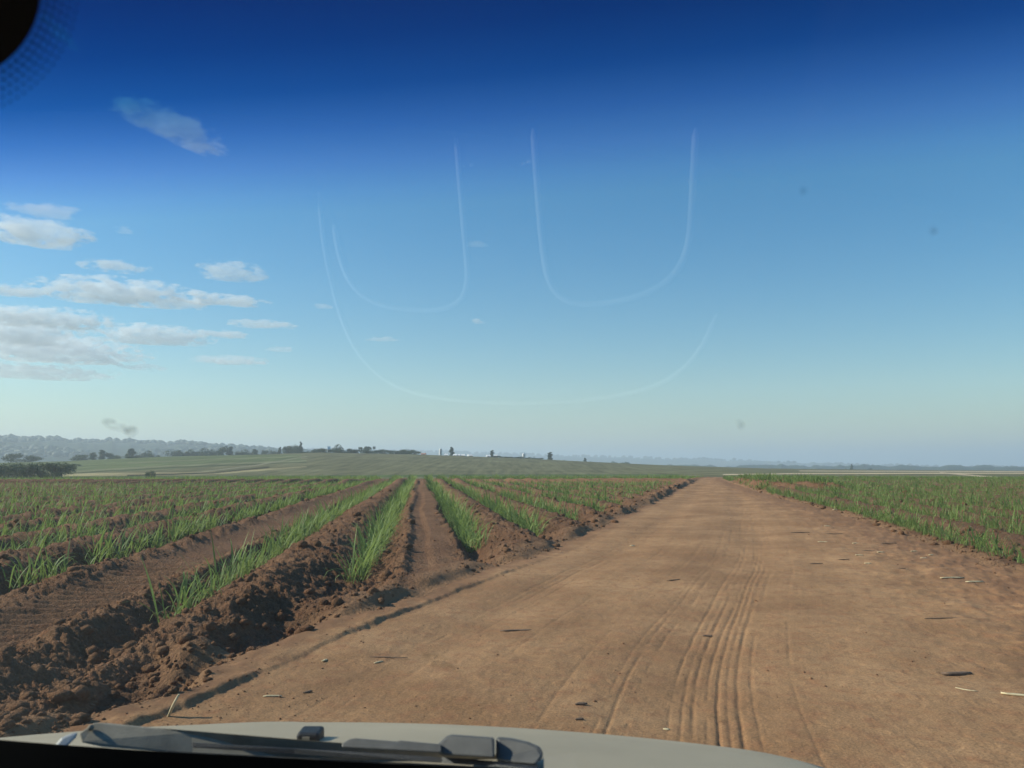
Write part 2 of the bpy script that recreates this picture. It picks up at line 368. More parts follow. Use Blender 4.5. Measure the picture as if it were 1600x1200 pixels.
# far ground sheet
AZT = np.radians(np.concatenate([np.arange(-36, 36.01, 0.12), np.arange(38, 323, 2.0)]))
RT = np.concatenate([[1, 40, 90, 118, 123, 127], np.arange(131, 440, 2.6), np.geomspace(442, 45000, 120)])
X, Y, F2 = polar(RT, AZT)
Z = T(X, Y); R_ = np.hypot(X, Y)
Z = Z - 0.9 * (1 - sm(118, 127, R_)) - 0.02 * (1 - sm(127, 135, R_))
me = mesh('ground', np.stack([X, Y, Z], 1), F2, True)
# ground cover of each plot, stored where it lies on the land
dz = Z - EYE
fy = Y * cp + dz * sp; upc = -Y * sp + dz * cp
fy = np.where(fy > 0.1, fy, 0.1)
PXX = PX0 + FPX * X / fy; PYY = PY0 - FPX * upc / fy
C = np.empty((len(X), 3)); C[:] = (0.155, 0.145, 0.075)
def strip(pts, half, col, rmin=127, rmax=470, soft=0.4):
    P = np.array(pts, float); o = np.argsort(P[:, 0]); P = P[o]
    yy = np.interp(PXX, P[:, 0], P[:, 1]); hh = half if np.isscalar(half) else np.interp(PXX, P[:, 0], np.array(half)[o])
    w = (1 - sm(hh - soft, hh + soft, np.abs(PYY - yy))) * (PXX >= P[0, 0]) * (PXX <= P[-1, 0]) * (R_ > rmin) * (R_ < rmax) * (Y > 0)
    C[:] = C * (1 - w[:, None]) + np.array(col) * w[:, None]
k = (R_ > 430); C[k] = (0.06, 0.078, 0.035)
k = (R_ > 900); C[k] = (0.035, 0.05, 0.024)
k = (R_ > 3000); n_ = fbm(X / 600, Y / 500, 4, 95); C[k] = (0.06, 0.075, 0.04); C[k & (n_ > 0.12)] = (0.14, 0.14, 0.08); C[k & (n_ < -0.18)] = (0.03, 0.045, 0.022)
strip([(-200, 725), (0, 727), (200, 724), (470, 716)], [14, 12, 12, 6], (0.13, 0.15, 0.065))
strip([(-300, 741), (0, 743.5), (110, 743.5), (350, 738.5), (480, 729)], [5, 4.5, 3.8, 1.6, 0.6], (0.34, 0.28, 0.145))
strip([(100, 737.5), (250, 729), (330, 725.5), (480, 720)], 1.4, (0.20, 0.20, 0.105))
strip([(100, 740), (250, 731.5), (330, 728), (480, 722)], 0.9, (0.085, 0.09, 0.045))
strip([(200, 723.5), (300, 719), (470, 713)], 0.7, (0.17, 0.17, 0.09))
strip([(300, 739), (400, 727), (480, 713)], [0.5, 0.9, 0.5], (0.24, 0.22, 0.14))
strip([(200, 743), (330, 739), (420, 730)], 1.1, (0.055, 0.05, 0.03))
strip([(-300, 748), (300, 746), (480, 745), (700, 743), (1060, 742)], [3.0, 2.4, 2.0, 1.6, 1.2], (0.09, 0.125, 0.04), 120)
strip([(1130, 741.5), (1250, 740), (1480, 739.5), (2200, 739)], 0.75, (0.55, 0.42, 0.27), 130)
strip([(1470, 738.5), (1600, 750), (1750, 757)], [0.7, 1.3, 1.8], (0.50, 0.38, 0.25), 120)
strip([(1250, 735.8), (1480, 736.6), (2000, 737.5)], 0.7, (0.45, 0.36, 0.24), 130, 800)
ca = me.color_attributes.new('cover', 'FLOAT_COLOR', 'POINT')
ca.data.foreach_set('color', np.concatenate([C, np.ones((len(C), 1))], 1).astype(np.float32).ravel())
m, n, l = mat('far_land')
o = n.new('ShaderNodeOutputMaterial'); b = n.new('ShaderNodeBsdfPrincipled'); l.new(b.outputs[0], o.inputs['Surface'])
b.inputs['Roughness'].default_value = 1; b.inputs['Specular IOR Level'].default_value = 0.05
at = n.new('ShaderNodeVertexColor'); at.layer_name = 'cover'
g = n.new('ShaderNodeNewGeometry')
mp = n.new('ShaderNodeMapping'); mp.inputs['Rotation'].default_value = (0, 0, RAZ); mp.inputs['Scale'].default_value = (1, 0.06, 1)
l.new(g.outputs['Position'], mp.inputs['Vector'])
wv = n.new('ShaderNodeTexNoise'); wv.inputs['Scale'].default_value = 0.55; wv.inputs['Detail'].default_value = 3; l.new(mp.outputs[0], wv.inputs['Vector'])
nz = n.new('ShaderNodeTexNoise'); nz.inputs['Scale'].default_value = 0.05; nz.inputs['Detail'].default_value = 8; nz.inputs['Roughness'].default_value = 0.7; l.new(g.outputs['Position'], nz.inputs['Vector'])
s = n.new('ShaderNodeMath'); s.operation = 'ADD'; l.new(wv.outputs['Fac'], s.inputs[0]); l.new(nz.outputs['Fac'], s.inputs[1])
r = n.new('ShaderNodeMapRange'); r.inputs['From Min'].default_value = 0.7; r.inputs['From Max'].default_value = 1.3; r.inputs['To Min'].default_value = 0.6; r.inputs['To Max'].default_value = 1.4
l.new(s.outputs[0], r.inputs['Value'])
x = n.new('ShaderNodeMix'); x.data_type = 'RGBA'; x.blend_type = 'MULTIPLY'; x.inputs['Factor'].default_value = 1
l.new(at.outputs['Color'], x.inputs['A']); l.new(r.outputs[0], x.inputs['B']); l.new(x.outputs['Result'], b.inputs['Base Color'])
structure(obj('ground', me, m))

# ------------------------------------------------------------------ haze
def box_mesh(name, x0, x1, y0, y1, z0, z1):
    v = [(x, y, z) for x in (x0, x1) for y in (y0, y1) for z in (z0, z1)]
    f = [(0, 1, 3, 2), (4, 6, 7, 5), (0, 4, 5, 1), (2, 3, 7, 6), (0, 2, 6, 4), (1, 5, 7, 3)]
    return mesh(name, v, f)
m, n, l = mat('haze_air')
o = n.new('ShaderNodeOutputMaterial'); pv = n.new('ShaderNodeVolumePrincipled'); l.new(pv.outputs[0], o.inputs['Volume'])
pv.inputs['Color'].default_value = (0.82, 0.92, 1.0, 1); pv.inputs['Density'].default_value = 4.0e-4; pv.inputs['Anisotropy'].default_value = 0.2
hzb = obj('haze', box_mesh('haze', -46000, 46000, -46000, 46000, -420, 150), m); stuff(hzb, 'thin pale haze lying over the whole plain', 'haze')


# ------------------------------------------------------------------ young cane
def blade(r, L, w, az, lean, curl, seg, twist=0.0):
    """one arching leaf: a folded ribbon that tapers to its tip"""
    vs_, d = [], np.array([math.cos(az), math.sin(az)])
    side = np.array([-d[1], d[0]])
    p = np.array([0.0, 0.0]); ang = lean; hh, q = 0.0, 0.0
    for i in range(seg + 1):
        t = i / seg
        wd = w * (0.45 + 1.1 * t) if t < 0.4 else w * (0.89 + 0.11) * (1 - ((t - 0.4) / 0.6) ** 1.7)
        c = d * q
        s2 = side * math.cos(twist * t) + d * math.sin(twist * t) * 0.6
        if i < seg:
            vs_.append((c[0] - s2[0] * wd, c[1] - s2[1] * wd, hh)); vs_.append((c[0] + s2[0] * wd, c[1] + s2[1] * wd, hh))
        else: vs_.append((c[0], c[1], hh))
        st = L / seg; ang += curl * (0.25 + t * 1.5) / seg
        hh += st * math.cos(ang); q += st * math.sin(ang)
    f = []
    for i in range(seg - 1):
        a = 2 * i; f += [(a, a + 1, a + 3), (a, a + 3, a + 2)]
    a = 2 * (seg - 1); f.append((a, a + 1, a + 2))
    return vs_, f
def rblade(seg, big=1.0, wmul=1.0):
    L = random.uniform(0.28, 0.74) * big
    return blade(None, L, random.uniform(0.008, 0.014) * wmul, random.uniform(0, 6.283), random.uniform(0.02, 0.5),
                 random.choice([0.4, 0.8, 1.2, 1.8, 2.6, 3.2]) * random.uniform(0.7, 1.2), seg, random.uniform(-1.2, 1.2))
def clump(nb, seg, big=1.0, wmul=1.0, spread=0.05):
    V_, F_ = [], []
    for k in range(nb):
        v, f = rblade(seg, big, wmul); ox, oy = random.gauss(0, spread), random.gauss(0, spread * 1.3); o = len(V_)
        V_ += [(a + ox, b_ + oy, c - 0.03) for a, b_, c in v]; F_ += [(a + o, b_ + o, c + o) for a, b_, c in f]
    return np.array(V_), np.array(F_)
NEARV = [clump(random.randint(12, 18), 5, 1.05, 1.0, 0.065) for _ in range(14)]
MIDV = [clump(random.randint(10, 13), 3, 1.0, 1.35, 0.07) for _ in range(12)]
FARV = [clump(8, 2, 0.97, 2.2, 0.12) for _ in range(10)]
# rows of the left field
plants = []                                               # x, y, scale, row index, side
for ri, u0 in enumerate(ROWS):
    v = -2.0
    while v < 112:
        r_ = math.hypot(u0, v)
        v += random.uniform(0.13, 0.28) * (1 + 0.5 * min(1, r_ / 90))
        x = u0 * EU[0] + v * EV[0]; y = u0 * EU[1] + v * EV[1]
        plants.append((x + random.gauss(0, .05), y, random.uniform(0.75, 1.15) * (1.15 if -1 < u0 < 3 else 1.1 if u0 > -5.5 else 1.05 if u0 < 0 else 1.0), ri, 0, u0, v))
P = np.array(plants)
azp = np.degrees(np.arctan2(P[:, 0], P[:, 1])); rp = np.hypot(P[:, 0], P[:, 1])
zz, cls, dl2, dr2, *_ = near(P[:, 0], P[:, 1])
miss = vnoise(P[:, 5] * 3.1, P[:, 6] * 0.55, 101)
START = {-5.1: 5.4, -2.5: 8.7, -0.8: 11.6, 1.05: 15.8, 2.55: 15.8}
ok = (cls == 1) & (dl2 > 1.15) & (np.abs(azp) < 44) & (rp < 112) & (miss > -0.30) & ~((P[:, 6] > 77) & (P[:, 6] < 79.5))
for kx, kv in START.items(): ok &= ~((np.abs(P[:, 5] - kx) < 0.05) & (P[:, 6] < kv))
near_gap = (P[:, 5] < -5.0) & (vnoise(P[:, 5] * 2, P[:, 6] * 0.9, 103) < -0.18) & (rp < 30)
ok &= ~near_gap
LP = np.column_stack([P[ok], zz[ok], rp[ok]])
# rows of the right field follow the road edge
Q = []
for k in range(46):
    off = 0.45 + 1.6 * k
    seg = np.diff(RIGHT, axis=0); L = np.hypot(seg[:, 0], seg[:, 1])
    for a, d, ln in zip(RIGHT[:-1], seg, L):
        d = d / ln; nrm = np.array([d[1], -d[0]]); s_ = 0
        while s_ < ln:
            s_ += random.uniform(0.16, 0.32) * (1 + 0.012 * off); p = a + d * s_ + nrm * (off + random.gauss(0, .06))
            Q.append((p[0], p[1], random.uniform(0.6, 1.0) * (0.9 if k < 5 else 0.72), k, 1, off, s_))
for u0 in np.arange(8.8, 28, 1.6):                          # short rows that meet the road end on
    for v in np.arange(46, 84, 0.2):
        x = u0 * EU[0] + v * EV[0]; y = u0 * EU[1] + v * EV[1]; Q.append((x + random.gauss(0, .06), y, random.uniform(0.7, 1.0), 90, 1, -9, v))
Q = np.array(Q)
azq = np.degrees(np.arctan2(Q[:, 0], Q[:, 1])); rq = np.hypot(Q[:, 0], Q[:, 1])
zz, cls, dl2, dr2, *_ = near(Q[:, 0], Q[:, 1])
miss = vnoise(Q[:, 0] * 0.5, Q[:, 1] * 0.5, 107)
inend = (Q[:, 1] > 47) & (Q[:, 1] < 77) & (dr2 > 0.25) & (dr2 < 5.0)
ok = (cls == 2) & (np.abs(azq) < 44) & (rq < 118) & (miss > np.where(Q[:, 3] < 5, -0.38, -0.28)) & (np.where(Q[:, 3] == 90, inend, (dr2 > 0.12) & ~inend))
RP = np.column_stack([Q[ok], zz[ok], rq[ok]])
ALL = np.vstack([LP, RP])
# the ones that show largest stand as single plants
inview = (np.abs(np.degrees(np.arctan2(ALL[:, 0], ALL[:, 1]))) < 32.5)
order = np.argsort(np.where(inview, ALL[:, 8], 1e9))
single = order[:300]; rest_ = order[300:]
leaf_meshes = []
for k in range(16):
    v, f = rblade(6); leaf_meshes.append(mesh('leaf', np.array(v), np.array(f), True)); leaf_meshes[-1].materials.append(M_CANE)
near_meshes = []
for v, f in NEARV:
    mm = mesh('cane_plant', v, f, True); mm.materials.append(M_CANE); near_meshes.append(mm)
ONES = 'first second third fourth fifth sixth seventh eighth ninth tenth eleventh twelfth thirteenth fourteenth fifteenth sixteenth seventeenth eighteenth nineteenth'.split()
TENS = {2: 'twenty', 3: 'thirty', 4: 'forty', 5: 'fifty', 6: 'sixty', 7: 'seventy', 8: 'eighty', 9: 'ninety'}
def nth(k):
    if k < 20: return ONES[k - 1]
    return TENS[k // 10][:-1] + 'ieth' if k % 10 == 0 else TENS[k // 10] + '-' + ONES[k % 10 - 1]
row_name = {-5.1: 'the first row beyond the tread-marked tractor lane', -2.5: 'the row between tractor lane and deep furrow', -0.8: 'the row left of the flat-topped bank',
            1.05: 'the dense row right of the flat-topped bank', 2.55: 'the second row right of the flat-topped bank', 4.2: 'the third row right of the flat-topped bank'}
count = {}
def plant_label(p):
    key = None
    if p[4] == 1: key = 'the roadside row of the right-hand field' if p[3] == 0 else 'the %s row of the right-hand field' % nth(int(p[3]) + 1) if p[3] < 80 else 'the short rows ending at the road'
    else:
        for kx, t in row_name.items():
            if abs(p[5] - kx) < 0.05: key = t
        if not key: key = 'the %s row beyond the tractor lane' % nth(int(round((-5.1 - p[5]) / 1.6)) + 1) if p[5] < 0 else 'the %s row right of the flat-topped bank' % nth(int(round((p[5] - 1.05) / 1.6)) + 1)
    count[key] = count.get(key, 0) + 1
    return 'cane plant, %s from near end of %s' % (nth(count[key]), key)
first = {}
for n_, i in enumerate(single):
    p = ALL[i]; loc = (p[0], p[1], p[7]); rz = random.uniform(0, 6.283)
    lab = plant_label(p)
    if p[4] == 0 and abs(p[5] + 2.5) < 0.05 and 'a' not in first:
        first['a'] = 1; lab = 'small lone cane seedling at the near end of its row, beside the shaded furrow'
    if n_ < 70:
        e = empty('cane_plant', loc, rz); tag(e, lab, 'cane plant', 'single young cane plants')
        for k in range(random.randint(9, 14) if 'lone' not in lab else 4):
            lf = bpy.data.objects.new('leaf', random.choice(leaf_meshes)); COL.objects.link(lf); lf.parent = e
            lf.location = (random.gauss(0, .045), random.gauss(0, .06), -0.03); lf.rotation_euler = (0, 0, random.uniform(0, 6.283))
            s_ = random.uniform(0.65, 1.05) * p[2]; lf.scale = (s_, s_, s_)
    else:
        o = bpy.data.objects.new('cane_plant', random.choice(near_meshes)); COL.objects.link(o)
        o.location = loc; o.rotation_euler = (0, 0, rz); o.scale = (p[2],) * 3; tag(o, lab, 'cane plant', 'single young cane plants')
def merge(pts, variants):
    Vs, Fs, off = [], [], 0
    which = rng.integers(0, len(variants), len(pts))
    for k, (v, f) in enumerate(variants):
        pp = pts[which == k]
        if not len(pp): continue
        a = rng.uniform(0, 6.283, len(pp)); c, s_ = np.cos(a), np.sin(a); sc = pp[:, 2] * rng.uniform(0.85, 1.15, len(pp))
        x = (v[None, :, 0] * c[:, None] - v[None, :, 1] * s_[:, None]) * sc[:, None] + pp[:, 0, None]
        y = (v[None, :, 0] * s_[:, None] + v[None, :, 1] * c[:, None]) * sc[:, None] + pp[:, 1, None]
        z = v[None, :, 2] * sc[:, None] + pp[:, 7, None]
        Vs.append(np.stack([x, y, z], -1).reshape(-1, 3))
        Fs.append((f[None] + (np.arange(len(pp)) * len(v))[:, None, None] + off).reshape(-1, 3)); off += len(pp) * len(v)
    return np.vstack(Vs), np.vstack(Fs)
R3 = ALL[rest_]
parts = [merge(R3[R3[:, 8] < 24], NEARV), merge(R3[(R3[:, 8] >= 24) & (R3[:, 8] < 50)], MIDV), merge(R3[R3[:, 8] >= 50], FARV)]
o_ = 0; VV, FF = [], []
for v, f in parts: VV.append(v); FF.append(f + o_); o_ += len(v)
stuff(obj('cane_crop', mesh('cane_crop', np.vstack(VV), np.vstack(FF), True), M_CANE), 'rows of young green cane shoots filling both fields', 'crop')
print('cane plants', len(ALL), 'tris', sum(len(f) for f in FF))

# ------------------------------------------------------------------ clods, pebbles, straw, stalks
def lump(nsub, seed, flat=0.7):
    bm = bmesh.new(); bmesh.ops.create_icosphere(bm, subdivisions=nsub, radius=1)
    for v in bm.verts:
        c = v.co; k = 1 + 0.55 * float(vnoise(np.array([c.x * 1.7 + seed]), np.array([c.y * 1.7 + c.z * 2.3]), seed)[0]) + 0.3 * float(vnoise(np.array([c.x * 4 + seed]), np.array([c.y * 4 - c.z * 5]), seed)[0])
        v.co = Vector((c.x * k, c.y * k, c.z * k * flat))
    v = np.array([tuple(q.co) for q in bm.verts]); f = np.array([[q.index for q in fa.verts] for fa in bm.faces]); bm.free(); return v, f
SMALL = [lump(0, 43 + k, random.uniform(0.55, 0.9)) for k in range(10)]
LUMPS = [lump(1, 3 + k, random.uniform(0.5, 0.9)) for k in range(10)]
def scatter(pts, variants=LUMPS):
    Vs, Fs, off = [], [], 0
    for k, (v, f) in enumerate(variants):
        pp = pts[k::len(variants)]
        if not len(pp): continue
        a = rng.uniform(0, 6.283, len(pp)); c, s_ = np.cos(a), np.sin(a)
        st = rng.uniform(0.7, 1.4, len(pp))
        x = (v[None, :, 0] * c[:, None] * st[:, None] - v[None, :, 1] * s_[:, None]) * pp[:, 3, None] + pp[:, 0, None]
        y = (v[None, :, 0] * s_[:, None] * st[:, None] + v[None, :, 1] * c[:, None]) * pp[:, 3, None] + pp[:, 1, None]
        z = v[None, :, 2] * pp[:, 3, None] + pp[:, 2, None]
        Vs.append(np.stack([x, y, z], -1).reshape(-1, 3)); Fs.append((f[None] + (np.arange(len(pp)) * len(v))[:, None, None] + off).reshape(-1, 3)); off += len(pp) * len(v)
    return np.vstack(Vs), np.vstack(Fs)
def sample(n, rmin, rmax, p=1.0):
    a = rng.uniform(-math.radians(35), math.radians(35), n); r = rmin * (rmax / rmin) ** (rng.uniform(0, 1, n) ** p)
    return np.sin(a) * r, np.cos(a) * r, r
x, y, r = sample(60000, 4, 60)
z, cls, dl2, dr2, _u, _v, _a, _b, smz = near(x, y)
w = np.where(cls == 1, (0.24 + 0.5 * np.exp(-(dl2 / 1.3) ** 2)) * (1 - 0.93 * smz), np.where(cls == 2, 0.25 + 0.75 * np.exp(-(dr2 / 0.5) ** 2), 0))
k = rng.uniform(0, 1, len(x)) < w
sz = np.minimum(0.008 * rng.pareto(1.7, len(x)) + 0.007, 0.075) * (0.7 + r / 40)
pc = np.column_stack([x, y, z + sz * 0.15, sz])[k]; big = pc[:, 3] > 0.035
va, fa = scatter(pc[big]); vb, fb = scatter(pc[~big], SMALL)
o = obj('soil_clods', mesh('soil_clods', np.vstack([va, vb]), np.vstack([fa, fb + len(va)])), M_SOIL); stuff(o, 'loose brown soil clods strewn over the ploughed banks', 'soil clods')
x, y, r = sample(12000, 4, 40)
z, cls, dl2, dr2, *_ = near(x, y)
w = np.where(cls == 0, 0.22 + 0.78 * np.maximum(np.exp(-(dl2 / 0.7) ** 2), np.exp(-(dr2 / 1.3) ** 2)), 0) * np.clip(0.6 + 2 * vnoise(x * 0.8, y * 0.8, 113), 0, 1.2)
k = rng.uniform(0, 1, len(x)) < w
sz = np.minimum(0.002 * rng.pareto(2.4, len(x)) + 0.003, 0.010) * (0.8 + r / 25)
o = obj('road_pebbles', mesh('road_pebbles', *scatter(np.column_stack([x, y, z + sz * 0.2, sz])[k], SMALL)), M_CLOD); stuff(o, 'small crumbs of earth scattered over the dirt road', 'pebbles')

def stick(bm, L, rad, bend=0.1, seg=5, flat=0.5):
    rings = []
    for i in range(seg + 1):
        t = i / seg; xx = (t - 0.5) * L; yy = bend * L * math.sin(t * math.pi) + random.uniform(-1, 1) * rad * 0.4
        q = rad * (0.75 + 0.5 * math.sin(t * 3.0)) * random.uniform(0.85, 1.15)
        rings.append([bm.verts.new((xx, yy + math.cos(a) * q, math.sin(a) * q * flat + rad * flat)) for a in [k * math.pi / 3 for k in range(6)]])
    for a, b_ in zip(rings[:-1], rings[1:]):
        for k in range(6): bm.faces.new((a[k], a[(k + 1) % 6], b_[(k + 1) % 6], b_[k]))
    bm.faces.new(rings[0][::-1]); bm.faces.new(rings[-1])
STK = []
for k in range(8):
    bm = bmesh.new(); stick(bm, 1.0, random.uniform(0.035, 0.06), random.uniform(-0.12, 0.12)); STK.append(bmm('stalk', bm, True))
def place_stick(px, py, wpx, ang, rad, material, name, label, cat, group, tilt=0.0):
    g_ = G(px, py); z0 = float(hz(g_[0], g_[1])[0]); dist = math.hypot(*g_)
    L = wpx / FPX * math.hypot(dist, EYE)
    bm = bmesh.new(); stick(bm, L, rad, random.uniform(-0.10, 0.10)); me_ = bmm(name, bm, True); me_.materials.append(material)
    o = obj(name, me_); o.location = (g_[0], g_[1], z0 + (0.0 if not tilt else L * 0.4 * math.sin(tilt))); o.rotation_euler = (0, -tilt, math.radians(ang + random.uniform(-18, 18)))
    tag(o, label, cat, group)
PALE = [(1488, 908, 34, -8, .014, 'pale dry cane stalk lying on the right of the road, left of a pair'), (1523, 914, 24, -12, .016, 'pale dry cane stalk lying on the right of the road, right of a pair'),
        (1588, 1086, 34, -35, .013, 'pale dry stalk at the right edge of the road nearest the car'), (1510, 1078, 26, -32, .006, 'thin pale straw on the road just left of the nearest pale stalk'),
        (1338, 852, 10, -10, .016, 'short pale straw bit on the road, left of the right-hand scatter'), (1343, 870, 11, 5, .016, 'short pale straw bit beside dark stalk crumbs on the road'), (1376, 868, 9, 10, .016, 'short pale straw bit in the middle of the right-hand scatter'),
        (1356, 884, 9, 0, .014, 'pale straw bit below the right-hand scatter'), (1428, 866, 9, 10, .014, 'pale straw bit left of three near the right verge'), (1443, 875, 9, -15, .014, 'lowest of three pale straw bits near the right verge'), (1455, 870, 8, 20, .014, 'right of three pale straw bits near the right verge'),
        (1293, 823, 9, 10, .018, 'pale straw bit on the road below the right-hand row ends'), (1286, 848, 14, 0, .014, 'pale straw bit at the far left of the right-hand scatter'),
        (988, 851, 7, 0, .018, 'tiny pale straw bit left of the road centre'), (1041, 1129, 9, -20, .01, 'pale chip between the tyre tracks near the bonnet'), (1305, 798, 8, 20, .02, 'farthest pale straw bit by the right verge'),
        (218, 1086, 20, 40, .008, 'forked pale straw on the left road edge'), (426, 1082, 26, -12, .009, 'curved pale stalk lying by the left rut'), (592, 1027, 16, 30, .009, 'pale stalk chip at the end of a long twig left of the road'), (507, 1026, 12, 70, .010, 'upright pale chip in the rut on the left')]
for px, py, wpx, ang, rad, lab in PALE: place_stick(px, py, wpx, ang, rad, M_STRAW, 'dry_stalk', lab, 'stalk', 'dry stalks on the road')
place_stick(272, 1116, 34, 20, .016, M_STRAW, 'dry_stalk', 'stout pale stalk sticking up at the left road edge above the bonnet', 'stalk', 'dry stalks on the road', 1.15)
DARK = [(1250, 834, 32, 0, .014, 'long dark twig lying across the road, left of the right-hand scatter'), (1300, 836, 30, -3, .012, 'dark twig lying right of the long dark twig'), (1388, 854, 24, -5, .012, 'dark twig in the middle of the right-hand scatter'), (1357, 863, 18, -5, .013, 'short dark twig above a pale straw bit'),
        (1275, 881, 20, -2, .010, 'dark twig at lower left of the right-hand scatter'), (1318, 877, 16, 0, .010, 'dark twig at lower middle of the right-hand scatter'), (806, 981, 48, 12, .013, 'long dark twig lying left of the road centre'), (908, 1095, 18, -5, .012, 'dark twig chip in front of the bonnet'),
        (905, 1118, 12, 8, .010, 'small dark chip nearest the bonnet centre'), (1052, 908, 26, 14, .009, 'thin dark twig near the middle of the road'), (600, 1020, 70, -3, .006, 'very thin long twig by the left rut'), (1478, 970, 60, -4, .007, 'thin dark twig at right of the near road'), (480, 1073, 14, 40, .012, 'dark knotty stump chip on the left of the near road'),
        (1105, 987, 14, 0, .012, 'small dark chip on the tyre tracks'), (1408, 893, 12, 6, .010, 'small dark chip below the right-hand scatter')]
for px, py, wpx, ang, rad, lab in DARK: place_stick(px, py, wpx, ang, rad, M_TWIG, 'dark_twig', lab, 'twig', 'dark twigs on the road')
place_stick(1495, 1052, 40, 18, .020, M_TWIG, 'dark_twig', 'thick dark lump of rotten stalk on the right of the near road', 'twig', 'dark twigs on the road')

# ------------------------------------------------------------------ trees, houses, towers far off
def crown(kind, seed):
    """leaf clumps spread through the crown's volume; unit height 1"""
    rs = np.random.default_rng(seed); pts = []
    if kind == 'round': lobes = [(rs.normal(0, .16), rs.normal(0, .16), rs.uniform(.40, .80), rs.uniform(.14, .26)) for _ in range(9)]
    elif kind == 'tall': lobes = [(rs.normal(0, .035), rs.normal(0, .035), z, .105 * (1.15 - .9 * abs(z - .5)) * rs.uniform(.75, 1.3)) for z in np.linspace(.15, .95, 12)]
    elif kind == 'flat': lobes = [(rs.normal(0, .33), rs.normal(0, .33), rs.uniform(.80, .90), rs.uniform(.10, .16)) for _ in range(12)]
    elif kind == 'bush': lobes = [(rs.normal(0, .30), rs.normal(0, .30), rs.uniform(.14, .70), rs.uniform(.20, .32)) for _ in range(10)]
    else: lobes = [(rs.normal(0, .05), rs.normal(0, .05), z, .26 * (1.05 - z) * rs.uniform(.7, 1.3) + .03) for z in np.linspace(.15, .98, 12)]
    V_, F_ = [], []
    for lx, ly, lz, lr in lobes:
        for _ in range(int(60 + 500 * lr)):
            d = rs.normal(0, 1, 3); d /= np.linalg.norm(d); p = np.array([lx, ly, lz]) + d * lr * rs.uniform(.45, 1.1) * np.array([1, 1, .75])
            if p[2] > 1.04: continue
            a = rs.normal(0, 1, 3); a /= np.linalg.norm(a); b_ = np.cross(a, rs.normal(0, 1, 3)); b_ /= np.linalg.norm(b_); s = rs.uniform(.018, .04)
            o = len(V_); V_ += [p + a * s, p + b_ * s * .7, p - a * s, p - b_ * s * .7]; F_.append((o, o + 1, o + 2, o + 3))
    return mesh('crown', np.array(V_), np.array(F_)), lobes
def trunk(lobes):
    bm = bmesh.new()
    def limb(p, q, r0, r1, n=6):
        p, q = Vector(p), Vector(q); d = (q - p).normalized(); a = d.orthogonal().normalized(); b_ = d.cross(a)
        R0 = [bm.verts.new(p + (a * math.cos(t) + b_ * math.sin(t)) * r0) for t in [k * 2 * math.pi / n for k in range(n)]]
        R1 = [bm.verts.new(q + (a * math.cos(t) + b_ * math.sin(t)) * r1) for t in [k * 2 * math.pi / n for k in range(n)]]
        for k in range(n): bm.faces.new((R0[k], R0[(k + 1) % n], R1[(k + 1) % n], R1[k]))
        bm.faces.new(R1); bm.faces.new(R0[::-1])
    limb((0, 0, -0.05), (0.01, 0, 0.35), .035, .024); limb((0.01, 0, .34), (0, 0.01, .7), .024, .010)
    for lx, ly, lz, lr in lobes[:6]: limb((0.005, 0, min(.5, lz * .6)), (lx, ly, lz), .014, .005, 5)
    return bmm('trunk', bm)
KINDS = {}
for kd, cnt in (('round', 5), ('tall', 4), ('flat', 2), ('bush', 5), ('conifer', 3)):
    KINDS[kd] = []
    for k in range(cnt):
        c, lb = crown(kd, 100 + k + 10 * len(KINDS)); c.materials.append(M_TREE2 if kd == 'conifer' else M_TREE)
        t = trunk(lb); t.materials.append(M_BARK); KINDS[kd].append((c, t))
def tree(px, top, rdist, kd, label, wpx=None, group='trees on the skyline', name=None, cat='tree'):
    a, tn = az_tan(px, top); x, y = math.sin(a) * rdist, math.cos(a) * rdist
    zb = Ts(x, y); h = EYE + tn * rdist - zb
    if h < 1.0: h = 1.0
    e = empty(name or {'conifer': 'conifer_tree', 'bush': 'bush'}.get(kd, 'leafy_tree'), (x, y, zb), random.uniform(0, 6.283)); 
    k = h
    nat = {'round': .62, 'tall': .26, 'flat': 1.0, 'bush': 1.1, 'conifer': .42}[kd] * h
    wx = (wpx / FPX * rdist / nat) if wpx else 1.0
    c, t = random.choice(KINDS[kd])
    for nm, me_ in (('trunk', t), ('crown', c)):
        o = bpy.data.objects.new(nm, me_); COL.objects.link(o); o.parent = e; o.scale = (h * wx, h * wx, h)
    tag(e, label, cat if kd != 'bush' else 'bush', group); return e
